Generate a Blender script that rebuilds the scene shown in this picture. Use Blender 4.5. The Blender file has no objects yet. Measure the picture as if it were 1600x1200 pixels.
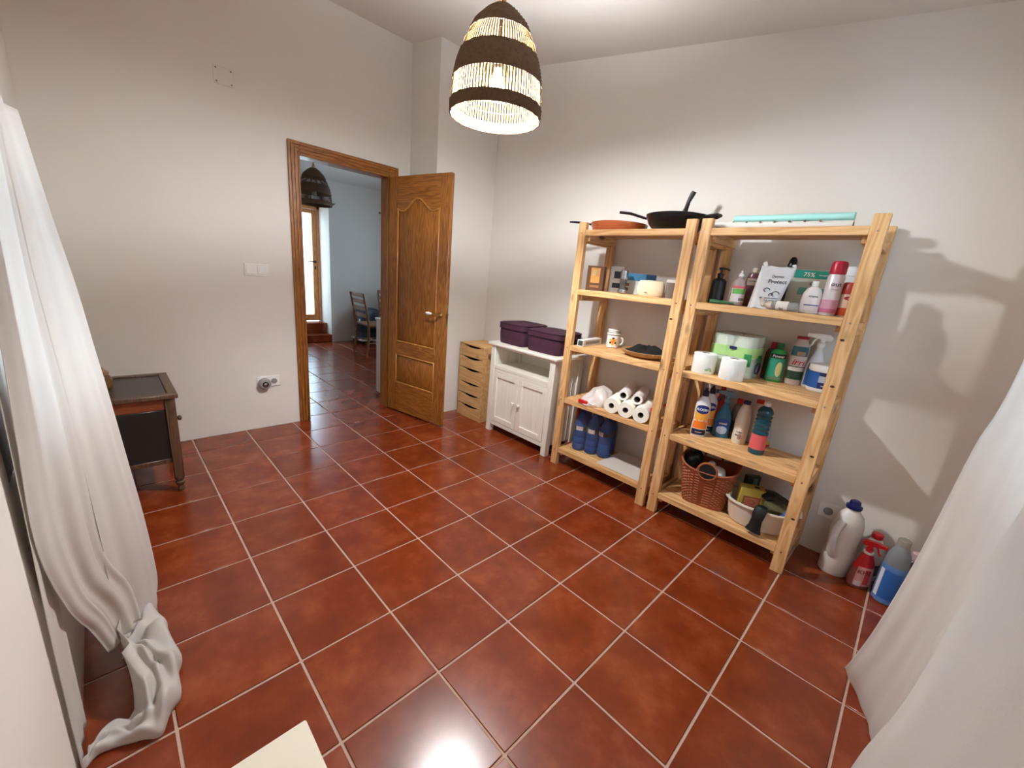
import bpy, bmesh, math, random
from mathutils import Vector, Matrix
random.seed(7)
T = 0.333                      # one floor tile pitch in metres; layout below is in tile units
SC = bpy.context.scene
COL = SC.collection
PI = math.pi

# ------------------------------------------------------------------ camera
cam_d = bpy.data.cameras.new('camera'); cam = bpy.data.objects.new('camera', cam_d); COL.objects.link(cam)
cam_d.sensor_fit = 'HORIZONTAL'; cam_d.sensor_width = 36; cam_d.lens = 635.336 / 1600 * 36
cam_d.clip_start = .01; cam_d.clip_end = 200
R_ = ((0.71227, -0.69638, 0.08789), (-0.12027, -0.24445, -0.96217), (0.69152, 0.67476, -0.25787))
m4 = Matrix(((R_[0][0], -R_[1][0], -R_[2][0]), (R_[0][1], -R_[1][1], -R_[2][1]), (R_[0][2], -R_[1][2], -R_[2][2]))).to_4x4()
m4.translation = Vector((-1.0079 * T, -10.6388 * T, 4.01 * T))
cam.matrix_world = m4
SC.camera = cam

# ------------------------------------------------------------------ sky, daylight portals, exposure
SKY_STRENGTH = 6.0
LAMP_STRENGTH = 1700.0
w = bpy.data.worlds.new('sky'); SC.world = w; w.use_nodes = True
bgn = w.node_tree.nodes['Background']; bgn.inputs[0].default_value = (.66, .84, 1, 1); bgn.inputs[1].default_value = SKY_STRENGTH
def portal(name, loc, size, rot):
    l = bpy.data.lights.new(name, 'AREA'); l.shape = 'RECTANGLE'; l.size, l.size_y = size
    o = bpy.data.objects.new(name, l); COL.objects.link(o); o.location = loc; o.rotation_euler = rot
    l.cycles.is_portal = True
portal('door_portal', (6.0 * T, 11.25 * T, 3.6 * T), (1.8 * T, 5.5 * T), (PI / 2, 0, 0))
portal('window_portal', (-1.9 * T, -5.75 * T, 3.8 * T), (2.2 * T, 2.6 * T), (PI / 2, 0, -PI / 2))
portal('window_portal', (2.9 * T, -12.05 * T, 4.5 * T), (2.8 * T, 3.4 * T), (-PI / 2, 0, 0))
portal('window_portal', (11.45 * T, 5.0 * T, 4.2 * T), (2.8 * T, 3.2 * T), (PI / 2, 0, PI / 2))  # portal for the added, unseen far-room window
vs = SC.view_settings
vs.view_transform = 'Standard'; vs.look = 'None'; vs.gamma = 1; vs.use_curve_mapping = False
vs.exposure = 0.97
try:
    SC.cycles.use_denoising = True
    SC.cycles.max_bounces = 10; SC.cycles.diffuse_bounces = 6; SC.cycles.transparent_max_bounces = 12
    SC.cycles.sample_clamp_indirect = 8; SC.cycles.caustics_refractive = False; SC.cycles.caustics_reflective = False
except Exception:
    pass

# ------------------------------------------------------------------ materials
def lin(c):
    return tuple(((v / 255) / 12.92 if v / 255 <= .04045 else (((v / 255) + .055) / 1.055) ** 2.4) for v in c)
MATS = {}
def mat(name, c, rough=.5, metal=0, bump=0, bscale=60, trans=0, ior=1.45, alpha=1, coat=0, var=0, vscale=6, sub=0, transl=0, detail=4):
    if name in MATS: return MATS[name]
    m = bpy.data.materials.new(name); m.use_nodes = True; nt = m.node_tree; N = nt.nodes; L = nt.links
    p = N['Principled BSDF']; col = lin(c)
    p.inputs['Base Color'].default_value = (*col, 1); p.inputs['Roughness'].default_value = rough; p.inputs['Metallic'].default_value = metal
    p.inputs['Transmission Weight'].default_value = trans; p.inputs['IOR'].default_value = ior; p.inputs['Alpha'].default_value = alpha
    p.inputs['Coat Weight'].default_value = coat; p.inputs['Coat Roughness'].default_value = .1
    tc = N.new('ShaderNodeTexCoord')
    if var:
        n = N.new('ShaderNodeTexNoise'); n.inputs['Scale'].default_value = vscale; n.inputs['Detail'].default_value = 5
        r = N.new('ShaderNodeValToRGB'); r.color_ramp.elements[0].position = .3; r.color_ramp.elements[1].position = .7
        r.color_ramp.elements[0].color = (*[v * (1 - var) for v in col], 1); r.color_ramp.elements[1].color = (*[min(1, v * (1 + var)) for v in col], 1)
        L.new(tc.outputs['Object'], n.inputs['Vector']); L.new(n.outputs['Fac'], r.inputs[0]); L.new(r.outputs[0], p.inputs['Base Color'])
    if bump:
        n = N.new('ShaderNodeTexNoise'); n.inputs['Scale'].default_value = bscale; n.inputs['Detail'].default_value = detail
        b = N.new('ShaderNodeBump'); b.inputs['Strength'].default_value = bump; b.inputs['Distance'].default_value = .004
        L.new(tc.outputs['Object'], n.inputs['Vector']); L.new(n.outputs['Fac'], b.inputs['Height']); L.new(b.outputs[0], p.inputs['Normal'])
    if transl:
        out = N['Material Output']; t = N.new('ShaderNodeBsdfTranslucent'); t.inputs[0].default_value = (*col, 1)
        mx = N.new('ShaderNodeMixShader'); mx.inputs[0].default_value = transl
        L.new(p.outputs[0], mx.inputs[1]); L.new(t.outputs[0], mx.inputs[2]); L.new(mx.outputs[0], out.inputs[0])
    MATS[name] = m; return m
def wood(name, c1, c2, axis, rough=.5, scale=1.0, knots=False, coat=0, cs=1.0):
    if name in MATS: return MATS[name]
    m = bpy.data.materials.new(name); m.use_nodes = True; nt = m.node_tree; N = nt.nodes; L = nt.links
    p = N['Principled BSDF']; p.inputs['Roughness'].default_value = rough; p.inputs['Coat Weight'].default_value = coat; p.inputs['Coat Roughness'].default_value = .15
    tc = N.new('ShaderNodeTexCoord'); oi = N.new('ShaderNodeObjectInfo')
    mul = N.new('ShaderNodeVectorMath'); mul.operation = 'SCALE'; mul.inputs['Scale'].default_value = 17.3
    cmb = N.new('ShaderNodeCombineXYZ')
    for k in range(3): L.new(oi.outputs['Random'], cmb.inputs[k])
    L.new(cmb.outputs[0], mul.inputs[0])
    add = N.new('ShaderNodeVectorMath'); add.operation = 'ADD'; L.new(tc.outputs['Object'], add.inputs[0]); L.new(mul.outputs[0], add.inputs[1])
    mp = N.new('ShaderNodeMapping'); s = [9 * scale] * 3; s[axis] = .9 * scale; mp.inputs['Scale'].default_value = s
    L.new(add.outputs[0], mp.inputs[0])
    n1 = N.new('ShaderNodeTexNoise'); n1.inputs['Scale'].default_value = 1.6; n1.inputs['Detail'].default_value = 2
    L.new(mp.outputs[0], n1.inputs['Vector'])
    mth = N.new('ShaderNodeMath'); mth.operation = 'MULTIPLY'; mth.inputs[1].default_value = 9 * cs; L.new(n1.outputs['Fac'], mth.inputs[0])
    fr = N.new('ShaderNodeMath'); fr.operation = 'PINGPONG'; fr.inputs[1].default_value = .5; L.new(mth.outputs[0], fr.inputs[0])
    n2 = N.new('ShaderNodeTexNoise'); n2.inputs['Scale'].default_value = 9; n2.inputs['Detail'].default_value = 6; L.new(mp.outputs[0], n2.inputs['Vector'])
    av = N.new('ShaderNodeMath'); av.operation = 'MULTIPLY_ADD'; av.inputs[1].default_value = 1.1; L.new(fr.outputs[0], av.inputs[0])
    sc_ = N.new('ShaderNodeMath'); sc_.operation = 'MULTIPLY'; sc_.inputs[1].default_value = .55; L.new(n2.outputs['Fac'], sc_.inputs[0]); L.new(sc_.outputs[0], av.inputs[2])
    r = N.new('ShaderNodeValToRGB'); r.color_ramp.elements[0].position = .2; r.color_ramp.elements[1].position = .8
    r.color_ramp.elements[0].color = (*lin(c2), 1); r.color_ramp.elements[1].color = (*lin(c1), 1)
    L.new(av.outputs[0], r.inputs[0]); colo = r.outputs[0]
    if knots:
        mk_ = N.new('ShaderNodeMapping'); s = [7.5] * 3; s[axis] = 3.4; mk_.inputs['Scale'].default_value = s; L.new(add.outputs[0], mk_.inputs[0])
        v = N.new('ShaderNodeTexVoronoi'); v.inputs['Scale'].default_value = 1; L.new(mk_.outputs[0], v.inputs['Vector'])
        kr = N.new('ShaderNodeValToRGB'); kr.color_ramp.elements[0].position = .07; kr.color_ramp.elements[1].position = .17
        kr.color_ramp.elements[0].color = (.12, .1, .08, 1); kr.color_ramp.elements[1].color = (1, 1, 1, 1); L.new(v.outputs['Distance'], kr.inputs[0])
        mx = N.new('ShaderNodeMix'); mx.data_type = 'RGBA'; mx.blend_type = 'MULTIPLY'; mx.inputs[0].default_value = .85
        L.new(colo, mx.inputs[6]); L.new(kr.outputs[0], mx.inputs[7]); colo = mx.outputs[2]
    L.new(colo, p.inputs['Base Color'])
    b = N.new('ShaderNodeBump'); b.inputs['Strength'].default_value = .12; b.inputs['Distance'].default_value = .002
    L.new(n2.outputs['Fac'], b.inputs['Height']); L.new(b.outputs[0], p.inputs['Normal'])
    MATS[name] = m; return m
def emis(name, c, s):
    if name in MATS: return MATS[name]
    m = bpy.data.materials.new(name); m.use_nodes = True; nt = m.node_tree
    e = nt.nodes.new('ShaderNodeEmission'); e.inputs[0].default_value = (*lin(c), 1); e.inputs[1].default_value = s
    nt.links.new(e.outputs[0], nt.nodes['Material Output'].inputs[0]); MATS[name] = m; return m
def film(name, c, alpha, rough=.1):          # thin clear plastic
    if name in MATS: return MATS[name]
    m = bpy.data.materials.new(name); m.use_nodes = True; nt = m.node_tree; N = nt.nodes; L = nt.links
    t = N.new('ShaderNodeBsdfTransparent'); t.inputs[0].default_value = (*[.5 + .5 * v for v in lin(c)], 1)
    p = N['Principled BSDF']; p.inputs['Base Color'].default_value = (*lin(c), 1); p.inputs['Roughness'].default_value = rough
    n = N.new('ShaderNodeTexNoise'); n.inputs['Scale'].default_value = 30; tc = N.new('ShaderNodeTexCoord'); L.new(tc.outputs['Object'], n.inputs['Vector'])
    b = N.new('ShaderNodeBump'); b.inputs['Strength'].default_value = .3; b.inputs['Distance'].default_value = .004; L.new(n.outputs['Fac'], b.inputs['Height']); L.new(b.outputs[0], p.inputs['Normal'])
    mx = N.new('ShaderNodeMixShader'); mx.inputs[0].default_value = alpha
    L.new(t.outputs[0], mx.inputs[1]); L.new(p.outputs[0], mx.inputs[2]); L.new(mx.outputs[0], N['Material Output'].inputs[0])
    MATS[name] = m; return m
def tile_mat():
    m = bpy.data.materials.new('terracotta_tile'); m.use_nodes = True; nt = m.node_tree; N = nt.nodes; L = nt.links
    p = N['Principled BSDF']; tc = N.new('ShaderNodeTexCoord'); oi = N.new('ShaderNodeObjectInfo')
    cmb = N.new('ShaderNodeCombineXYZ')
    for k in range(3): L.new(oi.outputs['Random'], cmb.inputs[k])
    mul = N.new('ShaderNodeVectorMath'); mul.operation = 'SCALE'; mul.inputs['Scale'].default_value = 23; L.new(cmb.outputs[0], mul.inputs[0])
    add = N.new('ShaderNodeVectorMath'); add.operation = 'ADD'; L.new(tc.outputs['Object'], add.inputs[0]); L.new(mul.outputs[0], add.inputs[1])
    n = N.new('ShaderNodeTexNoise'); n.inputs['Scale'].default_value = 7; n.inputs['Detail'].default_value = 5; n.inputs['Roughness'].default_value = .6; L.new(add.outputs[0], n.inputs['Vector'])
    r = N.new('ShaderNodeValToRGB'); r.color_ramp.elements[0].position = .28; r.color_ramp.elements[1].position = .75
    r.color_ramp.elements[0].color = (*lin((108, 39, 13)), 1); r.color_ramp.elements[1].color = (*lin((150, 74, 39)), 1)
    e = r.color_ramp.elements.new(.5); e.color = (*lin((127, 50, 19)), 1)
    L.new(n.outputs['Fac'], r.inputs[0])
    hs = N.new('ShaderNodeHueSaturation'); mr = N.new('ShaderNodeMapRange'); mr.inputs[3].default_value = .88; mr.inputs[4].default_value = 1.1
    L.new(oi.outputs['Random'], mr.inputs[0]); L.new(mr.outputs[0], hs.inputs['Value']); L.new(r.outputs[0], hs.inputs['Color'])
    L.new(hs.outputs[0], p.inputs['Base Color'])
    n3 = N.new('ShaderNodeTexNoise'); n3.inputs['Scale'].default_value = 9; n3.inputs['Detail'].default_value = 2; L.new(add.outputs[0], n3.inputs['Vector'])
    rr = N.new('ShaderNodeMapRange'); rr.inputs[3].default_value = .2; rr.inputs[4].default_value = .33; L.new(n3.outputs['Fac'], rr.inputs[0]); p.inputs['Roughness'].default_value = .23
    b = N.new('ShaderNodeBump'); b.inputs['Strength'].default_value = .05; b.inputs['Distance'].default_value = .003; L.new(n3.outputs['Fac'], b.inputs['Height']); L.new(b.outputs[0], p.inputs['Normal'])
    p.inputs['Specular IOR Level'].default_value = .65
    return m

PLASTER = mat('white_plaster', (226, 221, 214), .85, bump=.35, bscale=14, var=.015, vscale=2)
CEIL = mat('ceiling_plaster', (222, 217, 211), .9, bump=.25, bscale=10)
GROUT = mat('grout', (196, 164, 146), .9, bump=.3, bscale=80)
TILE = tile_mat()
OAKV = wood('honey_oak_upright', (166, 106, 42), (120, 68, 20), 2, .35, 1.3, coat=.25)
OAKH = wood('honey_oak_level', (166, 106, 42), (120, 68, 20), 0, .35, 1.3, coat=.25)
OAKL = wood('honey_oak_pale', (196, 140, 70), (164, 106, 44), 2, .35, 1.3, coat=.25)
PINE = [wood('pine_' + 'xyz'[k], (226, 182, 128), (196, 144, 88), k, .55, 1.0, knots=True, cs=.8) for k in range(3)]
BIRCH = wood('raw_pine_ply', (214, 172, 118), (196, 148, 92), 1, .6, .8, knots=True, cs=.6)
WPAINT = mat('white_lacquer', (232, 226, 214), .4, bump=.05, bscale=30)
WPLAS = mat('white_plastic', (236, 234, 230), .35)
CREAMP = mat('cream_plastic', (222, 210, 194), .4)
BLACK = mat('black_plastic', (14, 14, 15), .35)
BLACKM = mat('black_coated_metal', (18, 18, 18), .28)
CHROME = mat('brushed_steel', (190, 190, 190), .25, 1)
BRASS = mat('brass', (190, 160, 100), .3, 1)
DARKW = wood('dark_walnut', (98, 70, 50), (62, 42, 30), 2, .4, 1.2, coat=.2)
NAVY = mat('navy_plastic', (24, 28, 84), .35)
RED = mat('red_plastic', (196, 28, 34), .35)
INK = mat('black_ink', (24, 24, 28), .6)
WINK = mat('white_ink', (244, 244, 244), .6)
CURT = mat('white_sheer_fabric', (228, 223, 218), .9, bump=.15, bscale=220, transl=.4)
PAPER = mat('tissue_paper', (244, 240, 226), .95, bump=.3, bscale=120)
CARD = mat('grey_card', (120, 108, 96), .9)

# ------------------------------------------------------------------ mesh helpers
def V3(p): return Vector((p[0] * T, p[1] * T, p[2] * T))
class M:
    def __init__(s): s.bm = bmesh.new()
    def box(s, a, b, bev=0, seg=1, mtx=None):
        c = [(a[k] + b[k]) / 2 for k in range(3)]; d = [abs(b[k] - a[k]) for k in range(3)]
        mm = Matrix.Translation(c) @ Matrix.Diagonal((*d, 1))
        r = bmesh.ops.create_cube(s.bm, size=1, matrix=mm); vs_ = r['verts']
        if bev:
            es = list({e for v in vs_ for e in v.link_edges})
            rb = bmesh.ops.bevel(s.bm, geom=es, offset=min(bev, min(d) * .45), segments=seg, affect='EDGES', profile=.5)
            vs_ = list({v for f in rb['faces'] for v in f.verts} | {v for v in vs_ if v.is_valid})
        if mtx is not None: bmesh.ops.transform(s.bm, matrix=mtx, verts=vs_)
        return s
    def rings(s, rings, closed=True, cap0=True, cap1=True, mtx=None):
        vv = [[s.bm.verts.new(p if mtx is None else mtx @ Vector(p)) for p in r] for r in rings]
        n = len(vv[0])
        for a, b in zip(vv, vv[1:]):
            for k in range(n if closed else n - 1):
                q = (a[k], a[(k + 1) % n], b[(k + 1) % n], b[k])
                try: s.bm.faces.new(q)
                except ValueError: pass
        if closed and n > 2:
            if cap0: s.bm.faces.new(list(reversed(vv[0])))
            if cap1: s.bm.faces.new(vv[-1])
        return s
    def lathe(s, prof, n=24, sx=1, sy=1, c=(0, 0, 0), cap0=True, cap1=True, mtx=None, pw=2):
        def pt(r, z, k):
            a = 2 * PI * k / n; ca, sa = math.cos(a), math.sin(a)
            if pw != 2: ca = math.copysign(abs(ca) ** (2 / pw), ca); sa = math.copysign(abs(sa) ** (2 / pw), sa)
            return (c[0] + r * ca * sx, c[1] + r * sa * sy, c[2] + z)
        return s.rings([[pt(r, z, k) for k in range(n)] for r, z in prof], True, cap0, cap1, mtx)
    def tube(s, pts, r, n=8, closed=False, mtx=None, flat=1):
        pts = [Vector(p) for p in pts]; N = len(pts); rr = r if isinstance(r, (list, tuple)) else [r] * N
        out = []; up0 = None
        for i, p in enumerate(pts):
            d = (pts[(i + 1) % N] - pts[i - 1]) if closed else (pts[min(i + 1, N - 1)] - pts[max(i - 1, 0)])
            d.normalize()
            if up0 is None: up0 = Vector((0, 0, 1)) if abs(d.z) < .9 else Vector((1, 0, 0))
            x = d.cross(up0); x.normalize(); y = x.cross(d); y.normalize(); up0 = y
            out.append([tuple(p + x * rr[i] * math.cos(2 * PI * k / n) + y * rr[i] * flat * math.sin(2 * PI * k / n)) for k in range(n)])
        if closed: out.append(out[0]); return s.rings(out, True, False, False, mtx)
        return s.rings(out, True, True, True, mtx)
    def prism(s, poly, a, b, plane='xz', mtx=None):
        def p3(p, d): return {'xz': (p[0], d, p[1]), 'xy': (p[0], p[1], d), 'yz': (d, p[0], p[1])}[plane]
        return s.rings([[p3(p, a) for p in poly], [p3(p, b) for p in poly]], True, True, True, mtx)
    def ball(s, c, r, n=12, m=8, sc=(1, 1, 1)):
        return s.rings([[(c[0] + r * sc[0] * math.sin(PI * j / m) * math.cos(2 * PI * k / n), c[1] + r * sc[1] * math.sin(PI * j / m) * math.sin(2 * PI * k / n), c[2] - r * sc[2] * math.cos(PI * j / m)) for k in range(n)]
                        for j in [.15] + list(range(1, m)) + [m - .15]])
    def grid(s, pts):
        vv = [[s.bm.verts.new(p) for p in r] for r in pts]
        for a, b in zip(vv, vv[1:]):
            for k in range(len(a) - 1): s.bm.faces.new((a[k], a[k + 1], b[k + 1], b[k]))
        return s
    def move(s, d): bmesh.ops.translate(s.bm, vec=d, verts=s.bm.verts); return s
    def xf(s, m): bmesh.ops.transform(s.bm, matrix=m, verts=s.bm.verts); return s
def mk(name, m, material, parent=None, loc=(0, 0, 0), rot=(0, 0, 0), world=False, ang=38, kind=None, solid=0):
    bm = m.bm
    if world and parent is not None:
        off = parent.location.copy(); q = parent.parent
        while q is not None: off += q.location; q = q.parent
        bmesh.ops.translate(bm, vec=-off, verts=bm.verts)
    bmesh.ops.recalc_face_normals(bm, faces=bm.faces)
    for f in bm.faces: f.smooth = True
    for e in bm.edges:
        if len(e.link_faces) == 2 and e.calc_face_angle(0) > math.radians(ang): e.smooth = False
    me = bpy.data.meshes.new(name); bm.to_mesh(me); bm.free()
    me.materials.append(material)
    o = bpy.data.objects.new(name, me); COL.objects.link(o); o.parent = parent; o.location = loc; o.rotation_euler = rot
    if kind: o['kind'] = kind
    if solid:
        md = o.modifiers.new('thickness', 'SOLIDIFY'); md.thickness = solid; md.offset = 0
    return o
def tag(o, label, cat, group=None):
    o['label'] = label; o['category'] = cat
    if group: o['group'] = group
    return o
def crumple(m, amp, seed=1, f=40):
    rnd = random.Random(seed)
    ks = [(rnd.uniform(-f, f), rnd.uniform(-f, f), rnd.uniform(-f, f), rnd.uniform(0, 6)) for _ in range(6)]
    for v in m.bm.verts:
        d = sum(math.sin(a * v.co.x + b * v.co.y + c * v.co.z + e) for a, b, c, e in ks) / 3
        n = v.co.normalized() if v.co.length > 1e-5 else Vector((0, 0, 1)); v.co += n * d * amp
    return m
def thing(name, label, cat, loc=(0, 0, 0), rz=0, group=None, rot=None):
    o = bpy.data.objects.new(name, None); COL.objects.link(o); o.empty_display_size = .05
    o.location = loc; o.rotation_euler = rot if rot else (0, 0, rz)
    return tag(o, label, cat, group)
def struct(name, m=None, material=None, loc=(0, 0, 0), rot=(0, 0, 0), label=None):
    if m is None:
        o = bpy.data.objects.new(name, None); COL.objects.link(o); o.location = loc; o.rotation_euler = rot
    else: o = mk(name, m, material, None, loc, rot)
    o['kind'] = 'structure'
    if label: o['label'] = label
    return o
def copy_tree(o, parent=None):
    c = o.copy(); COL.objects.link(c); c.parent = parent
    for ch in [x for x in bpy.data.objects if x.parent == o]: copy_tree(ch, c)
    return c
def interp(prof, z):
    for (r0, z0), (r1, z1) in zip(prof, prof[1:]):
        if z0 <= z <= z1: return r0 + (r1 - r0) * (z - z0) / max(1e-6, z1 - z0)
    return prof[-1][0]
def text_pts(s, size, shear=0):
    cu = bpy.data.curves.new('t', 'FONT'); cu.body = s; cu.size = size; cu.align_x = 'CENTER'; cu.resolution_u = 2; cu.shear = shear; cu.offset = size * .012
    ob = bpy.data.objects.new('t', cu); me = bpy.data.meshes.new_from_object(ob)
    out = ([tuple(v.co) for v in me.vertices], [tuple(f.vertices) for f in me.polygons])
    bpy.data.objects.remove(ob); bpy.data.curves.remove(cu); bpy.data.meshes.remove(me)
    return out
def lettering(s, size, material, parent, fn, shear=0, name='lettering'):
    # fn maps flat text coordinates (x across, z up) to a point on the thing
    vs_, fs = text_pts(s, size, shear)
    me = bpy.data.meshes.new(name); me.from_pydata([fn(x, y) for x, y, _ in vs_], [], fs); me.materials.append(material)
    o = bpy.data.objects.new(name, me); COL.objects.link(o); o.parent = parent
    return o
def flatfn(o, ux, uz): # origin, right vector, up vector
    o, ux, uz = Vector(o), Vector(ux), Vector(uz)
    return lambda x, z: tuple(o + ux * x + uz * z)
def cr(pts, n):  # catmull-rom resample of a list of tuples
    P = [Vector(p) for p in pts]; out = []; k = len(P) - 1
    for i in range(n):
        t = i / (n - 1) * k; j = min(int(t), k - 1); f = t - j
        p0, p1, p2, p3 = P[max(j - 1, 0)], P[j], P[j + 1], P[min(j + 2, k)]
        out.append(.5 * ((2 * p1) + (p2 - p0) * f + (2 * p0 - 5 * p1 + 4 * p2 - p3) * f * f + (3 * p1 - p0 - 3 * p2 + p3) * f ** 3))
    return out
# ------------------------------------------------------------------ the setting
XL, XR, YB, YF = -1.58, 7.0, -.24, -11.75
def ceil_z(y): return 9.22 + .158 * (y + .24) if y < 0 else 9.26 - .182 * y
YFAR = 9.95; XFL, XFR = -.5, 11.0
floor = struct('floor', M().box((-5.4 * T, -12.2 * T, -.1), (14.4 * T, 12 * T, -.004)), GROUT)
g = .013
full = None
def floor_tile(x0, x1, y0, y1):
    global full
    isfull = x1 - x0 > .999 and y1 - y0 > .999
    cx, cy = (x0 + x1) / 2 * T, (y0 + y1) / 2 * T
    if isfull and full is not None:
        o = full.copy(); COL.objects.link(o); o.location = (cx, cy, 0)
    else:
        hx, hy = (x1 - x0) / 2 * T - g * T, (y1 - y0) / 2 * T - g * T
        o = mk('floor_tile', M().box((-hx, -hy, -.012), (hx, hy, 0), .0016), TILE, floor, (cx, cy, 0))
        if isfull: full = o
    o.location.z = random.uniform(-.0005, .0004); o.rotation_euler = (random.uniform(-.0012, .0012), random.uniform(-.0012, .0012), random.choice((0, PI)) if isfull else 0)
for i in range(-2, 7):
    for j in range(-12, 0):
        x0, x1, y0, y1 = max(i, XL), min(i + 1, XR), max(j, YF), min(j + 1, YB)
        if y1 > -.25 and i in (2, 3, 4): y1 = 0
        if x1 - x0 > .03 and y1 - y0 > .03: floor_tile(x0, x1, y0, y1)
for i in range(1, 12):
    for j in range(0, 10):
        floor_tile(i, i + 1, j, min(j + 1, YFAR))
# walls (boxes, thick)
def wall(name, *boxes, m=PLASTER):
    mm = M()
    for a, b in boxes: mm.box([v * T for v in a], [v * T for v in b])
    return struct(name, mm, m)
DX0, DX1, DZ = 2.40, 4.48, 6.10
wall('wall_back', ((XL - .5, YB, 0), (DX0 - .06, .1, 9.6)), ((DX1 + .06, YB, 0), (XR + .5, .1, 9.6)), ((DX0 - .06, YB, DZ + .06), (DX1 + .06, .1, 9.6)))
wall('wall_column', ((5.12, -1.47, 0), (XR, YB, 9.3)))
wall('wall_right', ((XR, YF - .5, 0), (XR + .4, YB, 9.6)))
WY0, WY1, WZ0, WZ1 = -6.78, -4.7, 2.4, 5.0
wall('wall_left', ((XL - .5, YF - .5, 0), (XL, WY0, 9.6)), ((XL - .5, WY1, 0), (XL, YB, 9.6)), ((XL - .5, WY0, 0), (XL, WY1, WZ0)), ((XL - .5, WY0, WZ1), (XL, WY1, 9.6)))
FX0, FX1, FZ0, FZ1 = 1.5, 4.3, 2.8, 6.2
wall('wall_front', ((XL, YF - .5, 0), (FX0, YF, 9.6)), ((FX1, YF - .5, 0), (XR, YF, 9.6)), ((FX0, YF - .5, 0), (FX1, YF, FZ0)), ((FX0, YF - .5, FZ1), (FX1, YF, 9.6)))
# sloping ceilings
def slope(name, x0, x1, y0, y1):
    z0, z1 = ceil_z(y0), ceil_z(y1)
    return struct(name, M().prism([(y0 * T, z0 * T), (y1 * T, z1 * T), (y1 * T, z1 * T + .1), (y0 * T, z0 * T + .1)], x0 * T, x1 * T, 'yz'), CEIL)
slope('ceiling', XL - .5, XR + .4, YF - .5, -.05)
slope('ceiling', XFL - .4, XFR + .4, .1, 10.6)
# far room walls: niche with a raised glazed door
NX0, NX1, NZ, NY = 4.9, 6.93, 6.36, 11.15
wall('wall_far', ((XFL - .4, YFAR, 0), (NX0, YFAR + 1.5, 9))); wall('wall_far', ((NX1, YFAR, 0), (XFR + .4, YFAR + 1.5, 9))); wall('wall_far', ((NX0, YFAR, NZ), (NX1, YFAR + 1.5, 9)))
wall('wall_far_back', ((XR + .5, YB, 0), (XFR + .4, .1, 9.6)))
wall('wall_far_left', ((XFL - .4, .1, 0), (XFL, YFAR, 9.3)))
RY0, RY1, RZ0, RZ1 = 3.4, 6.6, 2.5, 6.0  # opening added out of view to let more daylight into the far room
wall('wall_far_right', ((XFR, .1, 0), (XFR + .4, RY0, 9.3)), ((XFR, RY1, 0), (XFR + .4, YFAR, 9.3)), ((XFR, RY0, 0), (XFR + .4, RY1, RZ0)), ((XFR, RY0, RZ1), (XFR + .4, RY1, 9.3)))

# windows behind the curtains
def window(name, axis, plane, a0, a1, z0, z1, depth):
    # axis 'y': lies in plane x=plane, spans y; axis 'x': lies in plane y=plane, spans x
    r = struct(name, label='wooden window behind the white curtain')
    def bx(u0, u1, w0, w1, d0, d1):
        if axis == 'y': return M().box((d0 * T, u0 * T, w0 * T), (d1 * T, u1 * T, w1 * T), .004)
        return M().box((u0 * T, d0 * T, w0 * T), (u1 * T, d1 * T, w1 * T), .004)
    d0, d1 = plane, plane + depth
    for k, (u0, u1, w0, w1) in enumerate(((a0, a0 + .18, z0, z1), (a1 - .18, a1, z0, z1), (a0 + .18, a1 - .18, z0, z0 + .18), (a0 + .18, a1 - .18, z1 - .18, z1), ((a0 + a1) / 2 - .12, (a0 + a1) / 2 + .12, z0 + .18, z1 - .18))):
        mk('window_frame', bx(u0, u1, w0, w1, d0, d1), OAKV, r)
    mid = (a0 + a1) / 2; dm = (d0 + d1) / 2
    for u0, u1 in ((a0 + .18, mid - .12), (mid + .12, a1 - .18)):
        mk('pane', bx(u0, u1, z0 + .18, z1 - .18, dm - .006, dm + .006), film('window_glass', (230, 240, 245), .08, .02), r)
    return r
w1_ = window('window_1', 'y', XL - .22, WY0, WY1, WZ0, WZ1, .16)
w3_ = window('added_window', 'y', XFR + .12, RY0, RY1, RZ0, RZ1, .16); w3_['label'] = 'unseen wooden window added in the right wall to brighten the far room'  # out of view, added to brighten the far room
w2_ = window('window_2', 'x', YF - .3, FX0, FX1, FZ0, FZ1, .16)
mk('hinge', M().box(((XL - .07) * T, (WY0 + .01) * T, 2.42 * T), ((XL - .003) * T, (WY0 + .4) * T, 3.05 * T), .004), BLACKM, w1_)

# door casing of the near doorway
trim = struct('trim_1', label='honey oak door casing around the open doorway')
def casing(x0, x1, z0, z1, up):
    y = YB
    m = M().box((x0 * T, (y - .06) * T, z0 * T), (x1 * T, y * T, z1 * T), .004)
    return mk('casing_board', m, OAKV if up else OAKH, trim)
casing(2.16, DX0, 0, DZ + .27, True); casing(DX1, 4.76, 0, DZ + .27, True); casing(DX0, DX1, DZ, DZ + .27, False)
for k in (0, 1, 2):   # fluted mouldings on the casing
    o = .05 + .07 * k
    mk('moulding', M().box(((2.16 + o) * T, (YB - .085) * T, 0), ((2.16 + o + .03) * T, (YB - .05) * T, (DZ + .25 - o) * T), .003), OAKV, trim)
    mk('moulding', M().box(((2.16 + o) * T, (YB - .085) * T, (DZ + .27 - o - .03) * T), ((4.76 - o) * T, (YB - .05) * T, (DZ + .27 - o) * T), .003), OAKH, trim)
mk('jamb', M().box(((DX0 - .06) * T, YB * T, 0), (DX0 * T, .1 * T, DZ * T), .003), OAKV, trim)
mk('jamb', M().box((DX1 * T, YB * T, 0), ((DX1 + .06) * T, .1 * T, DZ * T), .003), OAKV, trim)
mk('jamb', M().box(((DX0 - .06) * T, YB * T, DZ * T), ((DX1 + .06) * T, .1 * T, (DZ + .06) * T), .003), OAKH, trim)

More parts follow.
